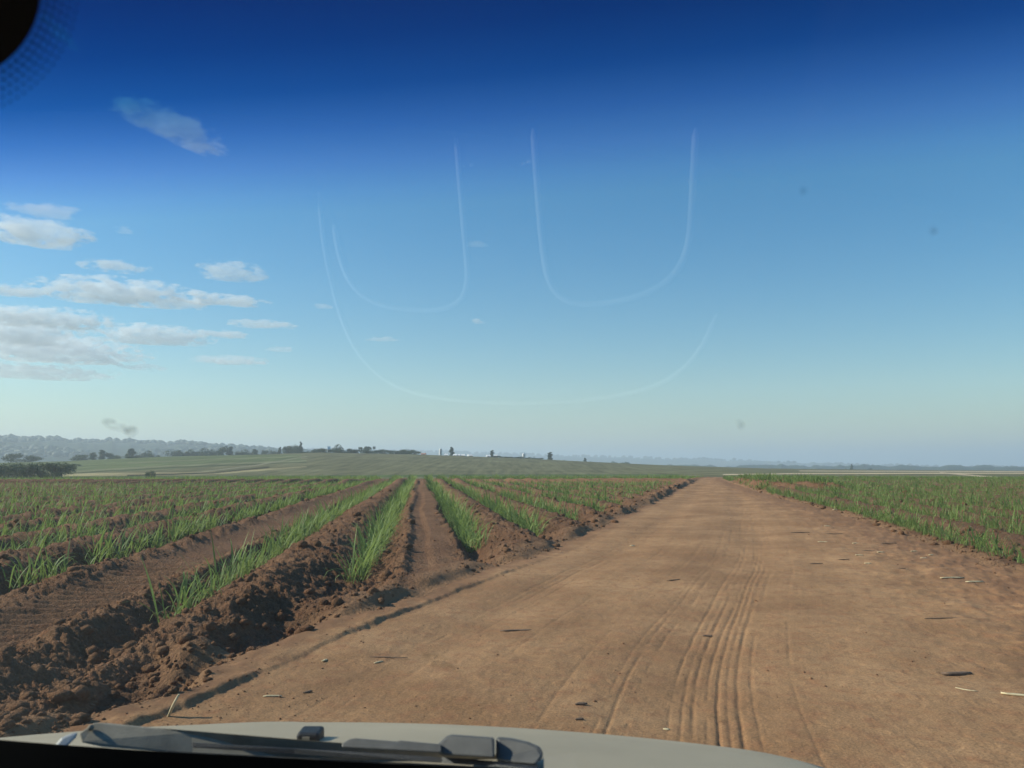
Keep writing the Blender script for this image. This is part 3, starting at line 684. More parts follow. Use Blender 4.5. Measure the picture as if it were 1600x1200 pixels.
# dark block of trees in the hollow at far left
for k in range(13):
    px = -52 + k * 12.4; tree(px + random.uniform(-3, 3), 721 - 2 * random.random() - (2 if k > 8 else 0), 200 + random.uniform(-8, 20), 'bush', 'dark dense tree, %s from the right in the block in the far left hollow' % nth(13 - k), 32, 'dense block of trees in the hollow')
tree(86, 735, 178, 'bush', 'round dark bush in front of the dense tree block in the hollow', 18)
tree(236, 733, 180, 'bush', 'small bush alone on the pale dry strip at left', 13)
tree(117, 728, 300, 'bush', 'low scrub just right of the dense tree block', 14)
tree(200, 716, 392, 'bush', 'low dark thicket on the slope under the hazy tree row at left', 24)
LT = [(18, 707, 520, 'round', 18), (48, 709, 520, 'round', 20), (128, 708, 560, 'round', 22), (146, 707, 560, 'tall', 9), (160, 703, 560, 'tall', 9), (174, 706, 560, 'round', 13), (184, 709, 540, 'round', 12), (206, 701, 560, 'tall', 12), (215, 708, 560, 'round', 12), (228, 703, 560, 'round', 15), (245, 710, 560, 'round', 10),
      (278, 701, 600, 'round', 18), (290, 704, 600, 'round', 12), (303, 701, 600, 'round', 14), (322, 699, 600, 'round', 17), (335, 701, 600, 'round', 10), (346, 696, 600, 'round', 17), (360, 698, 600, 'tall', 10), (372, 704, 600, 'round', 9), (382, 701, 600, 'round', 15), (398, 702, 600, 'tall', 9), (415, 701, 600, 'round', 12), (428, 702, 600, 'round', 12), (437, 699, 580, 'conifer', 8)]
for k, (px, t, r_, kd, w_) in enumerate(LT): tree(px, t, r_, kd, 'hazy %s tree, %s from the left in the hazy row at far left' % ({'round': 'round-crowned', 'tall': 'narrow'}.get(kd, 'pointed'), nth(k + 1)), w_, 'hazy row of trees at left')
CL_ = [(449, 694, 560, 'round', 14, 'leftmost round tree of the dark clump above the field track'), (458, 693, 560, 'round', 15, 'middle round tree of the dark clump above the field track'), (464, 696, 550, 'round', 10, 'low round tree of the dark clump beside the tall conifer'), (470, 690.5, 540, 'conifer', 9, 'tall pointed conifer at the right of the dark clump above the field track'),
       (471, 705, 430, 'bush', 14, 'low bush where the pale field track reaches the crest'), (483, 703, 500, 'bush', 9, 'small bush between the dark clump and the hedge'), (493, 698.5, 520, 'round', 15, 'squat round tree at the left end of the hedge'),
       (530, 693, 540, 'round', 14, 'tall round tree rising above the crest hedge'), (572, 697, 560, 'flat', 17, 'flat umbrella-crowned tree behind the crest hedge'), (638, 700, 540, 'round', 22, 'broad tree behind the dark bush at the right end of the hedge'), (648, 703, 450, 'bush', 22, 'dense dark rounded bush ending the crest hedge'),
       (705.5, 698.5, 560, 'tall', 7, 'slender ragged tree right of the left water tower'), (769, 703.5, 560, 'tall', 6, 'slender ragged tree between the two water towers'), (859.5, 706.5, 560, 'tall', 8, 'slender ragged tree right of the right-hand water tower'), (914, 715.5, 700, 'tall', 5, 'small slender tree on the far skyline near the road end'), (922, 718.5, 700, 'bush', 9, 'small bush beside the slender far tree'),
       (958, 718.5, 620, 'bush', 16, 'left of two low bushes on the skyline left of the road end'), (976, 720, 620, 'bush', 17, 'right of two low bushes on the skyline left of the road end'), (880, 716.5, 640, 'bush', 12, 'low bush right of the third slender tree'), (834, 711.5, 640, 'bush', 8, 'low bush right of the right-hand water tower'),
       (1330.5, 725.5, 900, 'tall', 4, 'slender tree of the small far clump on the right skyline'), (1322, 729.5, 900, 'bush', 10, 'left bush of the small far clump on the right skyline'), (1357, 728.5, 900, 'bush', 12, 'right bush of the small far clump on the right skyline'), (1314, 730.5, 900, 'bush', 8, 'lowest bush of the small far clump on the right skyline')]
for px, t, r_, kd, w_, lab in CL_: tree(px, t, r_, kd, lab, w_)
for k, px in enumerate(np.arange(500, 636, 8.5)): tree(px + random.uniform(-2, 2), 699.8 + random.uniform(-1.8, 1.8) + (px - 500) * .012, 440 + random.uniform(-8, 12), 'bush', 'bushy tree, %s from the left in the hedge along the crest' % nth(k + 1), 16, 'hedge along the crest')
for k, px in enumerate(np.arange(776, 850, 7.5)): tree(px, 712 + random.uniform(-1, 1) + (px - 776) * .035, 440, 'bush', 'low bush, %s from the left in the dark hedge between the slender trees' % nth(k + 1), 12, 'low hedge between the slender trees')

def at(px, py, r_):
    a, tn = az_tan(px, py); x, y = math.sin(a) * r_, math.cos(a) * r_; return x, y, EYE + tn * r_, a
def bx(bm, x0, x1, y0, y1, z0, z1):
    v = [bm.verts.new((x, y, z)) for x in (x0, x1) for y in (y0, y1) for z in (z0, z1)]
    for f in [(0, 1, 3, 2), (4, 6, 7, 5), (0, 4, 5, 1), (2, 3, 7, 6), (0, 2, 6, 4), (1, 5, 7, 3)]: bm.faces.new([v[k] for k in f])
def part(name, bm, material, parent, smooth=False):
    me_ = bmm(name, bm, smooth); me_.materials.append(material); o = bpy.data.objects.new(name, me_); COL.objects.link(o); o.parent = parent; return o
def lathe(bm, prof, n=20):
    rings = [[bm.verts.new((r_ * math.cos(t), r_ * math.sin(t), z)) for t in [k * 2 * math.pi / n for k in range(n)]] for r_, z in prof]
    for a, b_ in zip(rings[:-1], rings[1:]):
        for k in range(n): bm.faces.new((a[k], a[(k + 1) % n], b_[(k + 1) % n], b_[k]))
    bm.faces.new(rings[0][::-1]); bm.faces.new(rings[-1])
def house(px, top, wpx, r_, label, dark=False):
    x, y, z, a = at(px, top, r_); zb = Ts(x, y); w = wpx / FPX * r_; h = max(2.8, z - zb)
    e = empty('house', (x, y, zb), -a + random.uniform(-.3, .3)); tag(e, label, 'house', 'white houses on the skyline')
    d = max(4.0, w * .7); hw = h * .68
    bm = bmesh.new(); bx(bm, -w / 2, w / 2, -d / 2, d / 2, -.5, hw); part('wall', bm, M_WHITE, e)
    bm = bmesh.new(); o_ = .3
    v = [bm.verts.new(q) for q in [(-w / 2 - o_, -d / 2 - o_, hw - .05), (w / 2 + o_, -d / 2 - o_, hw - .05), (w / 2 + o_, d / 2 + o_, hw - .05), (-w / 2 - o_, d / 2 + o_, hw - .05), (-w / 2 - o_, 0, h), (w / 2 + o_, 0, h)]]
    for f in [(0, 1, 5, 4), (2, 3, 4, 5), (0, 4, 3), (1, 2, 5), (0, 3, 2, 1)]: bm.faces.new([v[k] for k in f])
    part('roof', bm, M_TILE if dark else M_WHITE, e)
    bm = bmesh.new(); bx(bm, -.45, .45, -d / 2 - .05, -d / 2 + .05, 0, 2.1); part('door', bm, M_DOOR, e)
    for q in (-.3, .3):
        bm = bmesh.new(); bx(bm, q * w - .5, q * w + .5, -d / 2 - .05, -d / 2 + .05, 1.0, 2.0); part('window', bm, M_PANE, e)
for px, t, w_, lab in [(697.5, 711.5, 4, 'white hut just right of the left water tower'), (712, 710.5, 5, 'white house right of the first slender tree'), (717, 710.8, 4, 'small white house second right of the first slender tree'), (723.5, 710.6, 5, 'white house third right of the first slender tree'), (734.5, 710.8, 5.5, 'white house midway between the first two slender trees'),
                        (763, 711.8, 4.5, 'white house just left of the second slender tree'), (775, 711.2, 4, 'white house just right of the second slender tree'), (662, 708.5, 6, 'pale house left of the left water tower')]:
    house(px, t - .6, w_, 480, lab, px == 662)
house(514, 697.5, 3.5, 700, 'tall white building end showing above the crest hedge')
def tower(px, top, wpx, r_, label, square=False):
    x, y, z, a = at(px, top, r_); zb = Ts(x, y); w = wpx / FPX * r_ / 2; h = z - zb
    e = empty('water_tower', (x, y, zb), -a); tag(e, label, 'water tower', 'pale water towers on the skyline')
    bm = bmesh.new(); lathe(bm, [(w * 1.15, -.5), (w * 1.15, .4), (w * .92, .5), (w * .92, h * .55)]); part('shaft', bm, M_WHITE, e)
    bm = bmesh.new(); lathe(bm, [(w * .92, h * .55), (w, h * .58), (w, h * .93), (w * .8, h * .97)]); part('tank', bm, M_WHITE, e)
    bm = bmesh.new(); lathe(bm, [(w * .35, h * .965), (w * .35, h * .99), (w * .15, h)]); part('hatch', bm, M_WHITE, e)
    bm = bmesh.new(); bx(bm, -.25, .25, -w * 1.1, -w * .99, .5, h * .93); part('ladder', bm, M_PANE, e)
tower(688.5, 700.5, 4.6, 620, 'pale slim water tower left of the slender trees')
tower(818.5, 708, 5.2, 600, 'short white water tower between the second and third slender trees')

# wooded hill at left, one mass
x_, y_ = [], []
a = rng.uniform(math.radians(-38), math.radians(-4), 5200); r_ = rng.uniform(1050, 2150, 5200)
x_, y_ = np.sin(a) * r_, np.cos(a) * r_
kz = T(x_, y_); keep = vnoise(x_ / 160, y_ / 160, 121) > -0.18
sz = rng.uniform(3.5, 7.5, len(x_))
o = obj('hillside_wood', mesh('hillside_wood', *scatter(np.column_stack([x_, y_, kz + sz * .5, sz])[keep])), M_TREE2); stuff(o, 'blue hazy wood covering the far hill at left', 'wood')
a = rng.uniform(math.radians(-38), math.radians(38), 4200); r_ = rng.uniform(2800, 4800, 4200)
x_, y_ = np.sin(a) * r_, np.cos(a) * r_
keep = vnoise(x_ / 500, y_ / 350, 123) > 0.02
sz = rng.uniform(5, 12, len(x_))
o = obj('distant_woods', mesh('distant_woods', *scatter(np.column_stack([x_, y_, T(x_, y_) + sz * .4, sz])[keep])), M_TREE2); stuff(o, 'faint blue woods on the far horizon hills', 'woods')

# ------------------------------------------------------------------ clouds
m, n, l = mat('cloud_vapour')
o = n.new('ShaderNodeOutputMaterial'); pv = n.new('ShaderNodeVolumePrincipled'); l.new(pv.outputs[0], o.inputs['Volume'])
pv.inputs['Color'].default_value = (1, 1, 1, 1); pv.inputs['Anisotropy'].default_value = 0.0
tc = n.new('ShaderNodeTexCoord'); g = n.new('ShaderNodeNewGeometry')
ln = n.new('ShaderNodeVectorMath'); ln.operation = 'LENGTH'; l.new(tc.outputs['Object'], ln.inputs[0])
oi = n.new('ShaderNodeObjectInfo')
mpn = n.new('ShaderNodeMapping'); mpn.inputs['Scale'].default_value = (1, 1, 2.4); l.new(g.outputs['Position'], mpn.inputs['Vector'])
nz = n.new('ShaderNodeTexNoise'); nz.inputs['Scale'].default_value = 1 / 120.0; nz.inputs['Detail'].default_value = 4; nz.inputs['Roughness'].default_value = 0.62; l.new(mpn.outputs[0], nz.inputs['Vector'])
def mth(op, a, b_):
    x = n.new('ShaderNodeMath'); x.operation = op
    for i_, q in enumerate((a, b_)):
        if isinstance(q, (int, float)): x.inputs[i_].default_value = q
        else: l.new(q, x.inputs[i_])
    return x.outputs[0]
fall = mth('SUBTRACT', 1.0, ln.outputs['Value'])
dens = mth('ADD', mth('MULTIPLY', fall, 1.15), mth('MULTIPLY', mth('SUBTRACT', nz.outputs['Fac'], 0.5), 3.4))
dens = mth('SUBTRACT', dens, 0.2)
dens = mth('MULTIPLY', mth('MINIMUM', mth('MAXIMUM', mth('MULTIPLY', dens, 3.0), 0.0), 1.0), oi.outputs['Alpha'])
dens = mth('MULTIPLY', dens, 0.011)
l.new(dens, pv.inputs['Density'])
M_CLOUD = m
CLM = []
for k in range(4):
    bm = bmesh.new(); bmesh.ops.create_icosphere(bm, subdivisions=3, radius=1.0)
    for v in bm.verts:
        c = v.co; q = 1 + 0.22 * float(fbm(np.array([c.x * 2 + k * 9]), np.array([c.y * 2 + c.z * 3]), 3, k)[0]); v.co = c * q
        if v.co.z < -0.45: v.co.z = -0.45 + (v.co.z + 0.45) * 0.25
    mm = bmm('cloud', bm, True); mm.materials.append(M_CLOUD); CLM.append(mm)
CLOUDS = [(70, 330, 95, 20, .35, 0, 'thin white cloud at far left, just under the dark tint band'), (50, 366, 135, 42, 1, 0, 'puffy white cloud at the left edge below the thin one'), (183, 418, 80, 20, .9, 0, 'small white cloud above the long middle cloud bank'), (360, 427, 92, 32, .7, 0, 'lumpy white cloud apart to the right at mid height'),
          (12, 455, 95, 16, .9, 0, 'flat white cloud cut by the left edge'), (190, 460, 215, 42, 1, 0, 'largest long puffy white cloud in the middle of the group'), (352, 470, 115, 18, .9, 0, 'slim flat white cloud right of the largest one'), (50, 498, 210, 32, 1, 0, 'broad white cloud bank at the left edge under the flat one'),
          (30, 522, 150, 44, 1, 0, 'bright thick cloud low at the left edge'), (75, 548, 230, 44, 1, 0, 'long pale cloud low at the left edge'), (237, 526, 155, 32, .9, 0, 'long white cloud low, right of the bank'), (347, 523, 75, 13, .8, 0, 'short flat white cloud right of the long low one'), (410, 507, 95, 14, .45, 0, 'thin white streak of cloud farthest right of the bank'),
          (437, 546, 40, 10, .35, 0, 'tiny faint cloud right below the thin streak'), (362, 564, 105, 15, .4, 0, 'faint flat cloud streak low in the middle'), (218, 574, 70, 10, .3, 0, 'faint low cloud wisp under the long white cloud'), (50, 582, 190, 26, .6, 0, 'lowest faint cloud at the left edge'), (192, 360, 28, 12, .4, 0, 'tiny faint puff right of the puffy left cloud'),
          (262, 196, 150, 46, .9, 18, 'slanting cloud seen through the dark tint band'), (748, 503, 26, 9, .5, 0, 'tiny lone cloud in the middle of the sky'), (595, 530, 50, 8, .3, 0, 'faint lone streak of cloud right of the group'), (506, 479, 34, 9, .4, 0, 'tiny faint cloud between the group and the middle of the sky'), (90, 45, 60, 26, .3, 40, 'dim torn cloud beside the black mirror patch'), (745, 382, 36, 10, .15, 0, 'very faint puff high in the middle of the sky')]
for k, (px, py, w_, h_, al_, tilt, lab) in enumerate(CLOUDS):
    a, tn = az_tan(px, py); dist = min(1350 / max(tn, .02), 10500); x, y = math.sin(a) * dist, math.cos(a) * dist
    sl = math.hypot(dist, dist * tn); o = bpy.data.objects.new('cloud', CLM[k % 4]); COL.objects.link(o)
    o.location = (x, y, EYE + tn * dist); W2 = w_ / FPX * sl * .62; H2 = h_ / FPX * sl * .64
    o.scale = (W2, max(H2 * .9, min(W2 * .32, 150)), H2); o.rotation_euler = (0, math.radians(tilt), -a); o.color = (1, 1, 1, al_ if al_ > .6 else al_ * 1.5)
    tag(o, lab, 'cloud', 'scattered white clouds')

# ------------------------------------------------------------------ the car round the camera
XC = -0.28
def y0(x): return 0.85 - 0.38 * (x - XC) ** 2
def gy(x, z): return y0(x) - (z - 1.148) / 0.7          # windscreen surface
def glass_hit(px, py):
    d = pdir(px, py); lo, hi = 0.02, 2.0
    f = lambda t: (EYE + d[2] * t) - (1.148 + 0.7 * (y0(d[0] * t) - d[1] * t))
    for _ in range(60):
        mid = (lo + hi) / 2
        if f(mid) > 0: hi = mid
        else: lo = mid
    t = (lo + hi) / 2; return np.array([d[0] * t, d[1] * t, EYE + d[2] * t]), d / np.linalg.norm(d)
def dash_z(y): return 1.0 + 0.2 * (y - 0.4)
def dash_point(px, py):
    """spot on the dashboard whose mirror image in the windscreen is seen there"""
    p, d = glass_hit(px, py)
    nrm = np.array([0.7 * 0.76 * (p[0] - XC), 0.7, 1.0]); nrm /= np.linalg.norm(nrm)
    r = d - 2 * d.dot(nrm) * nrm
    t = (p[2] - dash_z(p[1])) / (0.2 * r[1] - r[2]); return p + r * t
def surf(fn, us, vs_):
    v = [fn(a, b_) for a in us for b_ in vs_]; nu, nv = len(us), len(vs_)
    return mesh('s', np.array(v), np.array([(i * nv + j, i * nv + j + 1, (i + 1) * nv + j + 1, (i + 1) * nv + j) for i in range(nu - 1) for j in range(nv - 1)]), True)
car = empty('car', (XC, 0.0, 0.0)); tag(car, 'champagne car with dusty windscreen that the view looks out of', 'car')
def cpart(name, me_, material, parent=None, solid=0.0):
    me_.name = name; o = obj(name, me_, material, parent or car)
    if parent and parent is not car: o.matrix_parent_inverse = Matrix.Identity(4); o.matrix_parent_inverse = Matrix.Translation((0, 0, 0))
    if solid:
        q = o.modifiers.new('thickness', 'SOLIDIFY'); q.thickness = solid; q.offset = -1
    return o
M_PAINT = principled('champagne_paint', (0.47, 0.385, 0.26), 0.5, 0.0, 0.0, 0.22, var=0.10, scale=5, bump=0.04, bscale=900)
M_BLACK = principled('black_plastic', (0.018, 0.018, 0.019), 0.5, var=0.2, scale=60, bump=0.25, bscale=700)
M_GREYP = principled('dusty_wiper_metal', (0.34, 0.30, 0.23), 0.8, 0.0, 0.0, 0.2, var=0.25, scale=40, bump=0.1, bscale=500)
M_HOOK = principled('worn_metal', (0.55, 0.53, 0.48), 0.4, 0.5)
M_WIP = principled('dusty_black_plastic', (0.10, 0.095, 0.085), 0.5, var=0.2, scale=60)
M_CHROME = principled('bright_metal', (0.75, 0.75, 0.74), 0.18, 1.0)
M_DASH = principled('dash_vinyl', (0.014, 0.014, 0.015), 0.75, var=0.1, scale=80, bump=0.3, bscale=900)
M_BEAD = principled('pale_trim', (0.46, 0.46, 0.46), 0.5, var=0.3, scale=14)
M_STUD = principled('polished_steel', (0.9, 0.9, 0.9), 0.25, 0.6)
M_FRIT = principled('black_enamel', (0.006, 0.006, 0.007), 0.7)
M_RUBBER = principled('tyre_rubber', (0.02, 0.02, 0.02), 0.85, var=0.2, scale=20)
M_LINER = principled('roof_lining', (0.10, 0.10, 0.10), 0.95, var=0.06, scale=200)
# windscreen glass: fresnel mirror over a clear pane, blue shade band dyed along the top, thin road dust
m, n, l = mat('windscreen_glass')
o = n.new('ShaderNodeOutputMaterial'); g = n.new('ShaderNodeNewGeometry'); tc = n.new('ShaderNodeTexCoord')
dt = n.new('ShaderNodeVectorMath'); dt.operation = 'DOT_PRODUCT'; l.new(g.outputs['Incoming'], dt.inputs[0]); l.new(g.outputs['Normal'], dt.inputs[1])
def mth2(op, a, b_=0.0):
    x = n.new('ShaderNodeMath'); x.operation = op
    for i_, q in enumerate((a, b_)):
        if isinstance(q, (int, float)): x.inputs[i_].default_value = q
        else: l.new(q, x.inputs[i_])
    return x.outputs[0]
om = mth2('SUBTRACT', 1.0, mth2('ABSOLUTE', dt.outputs['Value']))
fres = mth2('MINIMUM', mth2('ADD', 0.075, mth2('MULTIPLY', mth2('POWER', om, 5.0), 0.92)), 1.0)
sep = n.new('ShaderNodeSeparateXYZ'); l.new(tc.outputs['Object'], sep.inputs[0])
zA = glass_hit(150, 345)[0][2]; zB = glass_hit(150, 10)[0][2]
mr = n.new('ShaderNodeMapRange'); mr.inputs['From Min'].default_value = zA; mr.inputs['From Max'].default_value = zB; l.new(sep.outputs['Z'], mr.inputs['Value'])
cr = n.new('ShaderNodeValToRGB'); l.new(mr.outputs[0], cr.inputs['Fac'])
e = cr.color_ramp.elements; e[0].position = 0; e[0].color = (0.83, 0.90, 0.89, 1); e[1].position = 1; e[1].color = (0.0, 0.10, 0.27, 1)
for p_, c_ in ((0.10, (0.76, 0.84, 0.90)), (0.25, (0.56, 0.66, 0.85)), (0.42, (0.27, 0.44, 0.70)), (0.60, (0.055, 0.25, 0.50)), (0.80, (0.006, 0.15, 0.36))): q = e.new(p_); q.color = (*c_, 1)
tr = n.new('ShaderNodeBsdfTransparent'); l.new(cr.outputs[0], tr.inputs['Color'])
gl = n.new('ShaderNodeBsdfGlossy'); gl.inputs['Roughness'].default_value = 0.0
df = n.new('ShaderNodeBsdfTranslucent'); df.inputs['Color'].default_value = (0.62, 0.60, 0.56, 1)
dn = n.new('ShaderNodeTexNoise'); dn.inputs['Scale'].default_value = 7; dn.inputs['Detail'].default_value = 6; l.new(tc.outputs['Object'], dn.inputs['Vector'])
dm = n.new('ShaderNodeMapRange'); dm.inputs['From Min'].default_value = 0.3; dm.inputs['From Max'].default_value = 0.75; dm.inputs['To Min'].default_value = 0.008; dm.inputs['To Max'].default_value = 0.016; l.new(dn.outputs['Fac'], dm.inputs['Value'])
m1 = n.new('ShaderNodeMixShader'); l.new(dm.outputs[0], m1.inputs[0]); l.new(tr.outputs[0], m1.inputs[1]); l.new(df.outputs[0], m1.inputs[2])
m2 = n.new('ShaderNodeMixShader'); l.new(fres, m2.inputs[0]); l.new(m1.outputs[0], m2.inputs[1]); l.new(gl.outputs[0], m2.inputs[2]); l.new(m2.outputs[0], o.inputs['Surface'])
M_GLASS = m
def side_glass():
    m, n, l = mat('side_glass'); o = n.new('ShaderNodeOutputMaterial'); t = n.new('ShaderNodeBsdfTransparent'); t.inputs['Color'].default_value = (0.8, 0.88, 0.86, 1)
    gl = n.new('ShaderNodeBsdfGlossy'); gl.inputs['Roughness'].default_value = 0; mx = n.new('ShaderNodeMixShader'); mx.inputs[0].default_value = 0.08
    l.new(t.outputs[0], mx.inputs[1]); l.new(gl.outputs[0], mx.inputs[2]); l.new(mx.outputs[0], o.inputs['Surface']); return m
M_SIDE = side_glass()
ZT = 1.645
def hwid(z): return 0.72 - 0.12 * (z - 1.10) / 0.55
zs = np.linspace(1.10, ZT, 16); us = np.linspace(-1, 1, 33)
screen = cpart('windscreen', surf(lambda a, z: (XC + a * hwid(z), gy(XC + a * hwid(z), z), z), us, zs), M_GLASS)
screen['label'] = 'dusty windscreen with a deep blue shade band along its top'
def on_glass(px, py, off=-0.002):
    p, d = glass_hit(px, py); return p + d * off
# black enamel along the bottom edge and round the mirror foot
edge = [(-260, 1128), (0, 1156), (100, 1164), (200, 1171), (300, 1177), (420, 1183), (560, 1191), (700, 1198), (850, 1207), (1000, 1216), (1200, 1226), (1500, 1222), (1600, 1206), (1640, 1180)]
top_ = [on_glass(px, py) for px, py in edge]; low = [np.array([p[0], gy(p[0], 1.103) - 0.002, 1.103]) for p in top_]
cpart('enamel_band', mesh('b', np.array(top_ + low), [(i, i + 1, len(edge) + i + 1, len(edge) + i) for i in range(len(edge) - 1)]), M_FRIT, screen)
def ellipse(cx, cy_, rx, ry, n_=48): return [(cx + rx * math.cos(t), cy_ + ry * math.sin(t)) for t in [k * 2 * math.pi / n_ for k in range(n_)]]
pe = [on_glass(px, py) for px, py in ellipse(-75, -20, 141, 146)]
ctr = on_glass(-75, -20)
cpart('enamel_patch', mesh('b', np.array(pe + [ctr]), [(i, (i + 1) % 48, 48) for i in range(48)]), M_FRIT, screen)
Vd, Fd = [], []
for ring in range(5):
    rx = 150 + ring * 11.5; ry = 155 + ring * 11.5; nn = int(2 * math.pi * rx / 12.5)
    for k in range(nn):
        t = (k + .5 * (ring % 2)) * 2 * math.pi / nn; cx, cy_ = -75 + rx * math.cos(t), -20 + ry * math.sin(t)
        if cx < -60 or cy_ < -60: continue
        c = on_glass(cx, cy_); o_ = len(Vd); rd = 4.3 - ring * 0.5
        Vd += [on_glass(cx + rd * math.cos(q), cy_ + rd * math.sin(q)) for q in [j * math.pi / 3 for j in range(6)]]; Fd.append(tuple(range(o_, o_ + 6)))
stuff(cpart('enamel_dots', mesh('b', np.array(Vd), Fd), M_FRIT, screen))
# dried insect smears and dirt marks on the outside of the pane
m, n, l = mat('dried_smear'); o = n.new('ShaderNodeOutputMaterial'); t = n.new('ShaderNodeBsdfTransparent'); d = n.new('ShaderNodeBsdfDiffuse'); d.inputs['Color'].default_value = (0.16, 0.16, 0.15, 1)
tc = n.new('ShaderNodeTexCoord'); z = n.new('ShaderNodeTexNoise'); z.inputs['Scale'].default_value = 160; z.inputs['Detail'].default_value = 4; l.new(tc.outputs['Object'], z.inputs['Vector'])
q = n.new('ShaderNodeMapRange'); q.inputs['From Min'].default_value = 0.40; q.inputs['From Max'].default_value = 0.7; q.inputs['To Max'].default_value = 0.42; l.new(z.outputs['Fac'], q.inputs['Value'])
mx = n.new('ShaderNodeMixShader'); l.new(q.outputs[0], mx.inputs[0]); l.new(t.outputs[0], mx.inputs[1]); l.new(d.outputs[0], mx.inputs[2]); l.new(mx.outputs[0], o.inputs['Surface'])
M_SMEAR = m
for cx, cy_, rx, ry, rot in [(186, 667, 30, 7, 22), (237, 580, 6, 3, 20), (205, 674, 12, 8, 10), (690, 1035, 34, 11, 18), (1157, 664, 10, 6, 60), (1122, 1124, 18, 5, 22), (1255, 298, 5, 6, 0), (1458, 360, 6, 6, 0)]:
    c_, s_ = math.cos(math.radians(rot)), math.sin(math.radians(rot)); pts = []
    for k in range(20):
        t = k * 2 * math.pi / 20; q = random.uniform(.75, 1.15); a_, b_ = rx * math.cos(t) * q, ry * math.sin(t) * q; pts.append(on_glass(cx + a_ * c_ - b_ * s_, cy_ + a_ * s_ + b_ * c_, 0.002))
    cpart('dirt_mark', mesh('b', np.array(pts), [tuple(range(20))]), M_SMEAR, screen)
# dashboard with pale raised beads
dash = cpart('dashboard', surf(lambda x, y: (XC + x * (0.74 - 0.02 * y), y - 0.37 * x * x * 0.5 * (y > .6), dash_z(y) if y > 0.30 else dash_z(.30) - (0.30 - y) * 6), np.linspace(-1, 1, 25), [0.22, 0.27, 0.297, 0.31, 0.36, 0.5, 0.7, 0.85, 0.93]), M_DASH)
def tube(pts, rad, seg=6, taper=True):
    bm = bmesh.new(); pts = [Vector(p) for p in pts]; rings = []
    for i, p in enumerate(pts):
        d = (pts[min(i + 1, len(pts) - 1)] - pts[max(i - 1, 0)]).normalized(); a = d.cross(Vector((0, 0, 1))).normalized(); b_ = a.cross(d)
        rr_ = rad * (0.35 if taper and i in (0, len(pts) - 1) else 1)
        rings.append([bm.verts.new(p + (a * math.cos(t) + b_ * math.sin(t)) * rr_) for t in [k * 2 * math.pi / seg for k in range(seg)]])
    for A, B in zip(rings[:-1], rings[1:]):
        for k in range(seg): bm.faces.new((A[k], A[(k + 1) % seg], B[(k + 1) % seg], B[k]))
    bm.faces.new(rings[0][::-1]); bm.faces.new(rings[-1]); return bmm('tube', bm, True)
def smoothline(pts, n_=48):
    P_ = np.array(pts, float); s_ = np.concatenate([[0], np.cumsum(np.hypot(*np.diff(P_, axis=0).T))]); t = np.linspace(0, s_[-1], n_)
    q = np.column_stack([np.interp(t, s_, P_[:, 0]), np.interp(t, s_, P_[:, 1])])
    for _ in range(3): q[1:-1] = (q[:-2] + 2 * q[1:-1] + q[2:]) / 4
    return q
BEADS = [[(498, 300), (505, 380), (515, 430), (530, 490), (550, 540), (580, 580), (620, 607), (680, 622), (760, 629), (830, 630), (900, 627), (970, 618), (1030, 603), (1070, 578), (1100, 540), (1120, 490)],
         [(522, 350), (529, 395), (542, 435), (565, 463), (600, 479), (660, 486), (700, 483), (724, 470), (732, 440), (727, 380), (720, 300), (713, 215)],
         [(833, 200), (838, 270), (846, 370), (854, 435), (870, 465), (900, 477), (950, 474), (1000, 464), (1040, 444), (1065, 418), (1078, 375), (1082, 300), (1087, 200)]]
for k, bd in enumerate(BEADS):
    cpart('trim_bead', tube([dash_point(px, py) + np.array([0, 0, .0005]) for px, py in smoothline(bd)], (0.0020, .0026, .0030)[k]), M_BEAD, dash)
for px, py, rd in [(716, 262, .0016), (724, 259, .0013), (737, 258, .0020), (818, 256, .0016), (827, 252, .0022), (1079, 283, .0026)]:
    bm = bmesh.new(); bmesh.ops.create_uvsphere(bm, u_segments=12, v_segments=8, radius=rd); bmesh.ops.translate(bm, verts=bm.verts, vec=Vector(dash_point(px, py)))
    cpart('screw_head', bmm('screw', bm, True), M_STUD, dash)
# bonnet
def hood_z(x, y):
    c = x - XC; z = 1.051 - 0.307 * (y - 1.3) - 0.30 * (y - 1.3) ** 2 - 0.100 * c * c - 0.16 * np.maximum(0, abs(c) - 0.62) ** 2 * 6
    b_ = math.exp(-((x + 0.49) / 0.20) ** 4) * float(sm(1.36, 1.56, np.array(y)))
    return float(z) + 0.022 * b_
def hood_pt(a, b_):
    x = XC + a * 0.70; yr = y0(x) + 0.085; y = yr + b_ * (1.98 - 0.16 * a * a - yr); return (x, y, hood_z(x, y))
bonnet = cpart('bonnet', surf(hood_pt, np.linspace(-1, 1, 57), np.linspace(0, 1, 49)), M_PAINT, None, 0.012)
cpart('cowl_panel', surf(lambda a, b_: (XC + a * 0.72, y0(XC + a * .72) + 0.02 + b_ * 0.085, 1.122 - 0.155 * (a * .72) ** 2 * 0.6 - 0.035 - 0.006 * math.sin(b_ * 3.14)), np.linspace(-1, 1, 33), np.linspace(0, 1, 6)), M_BLACK)
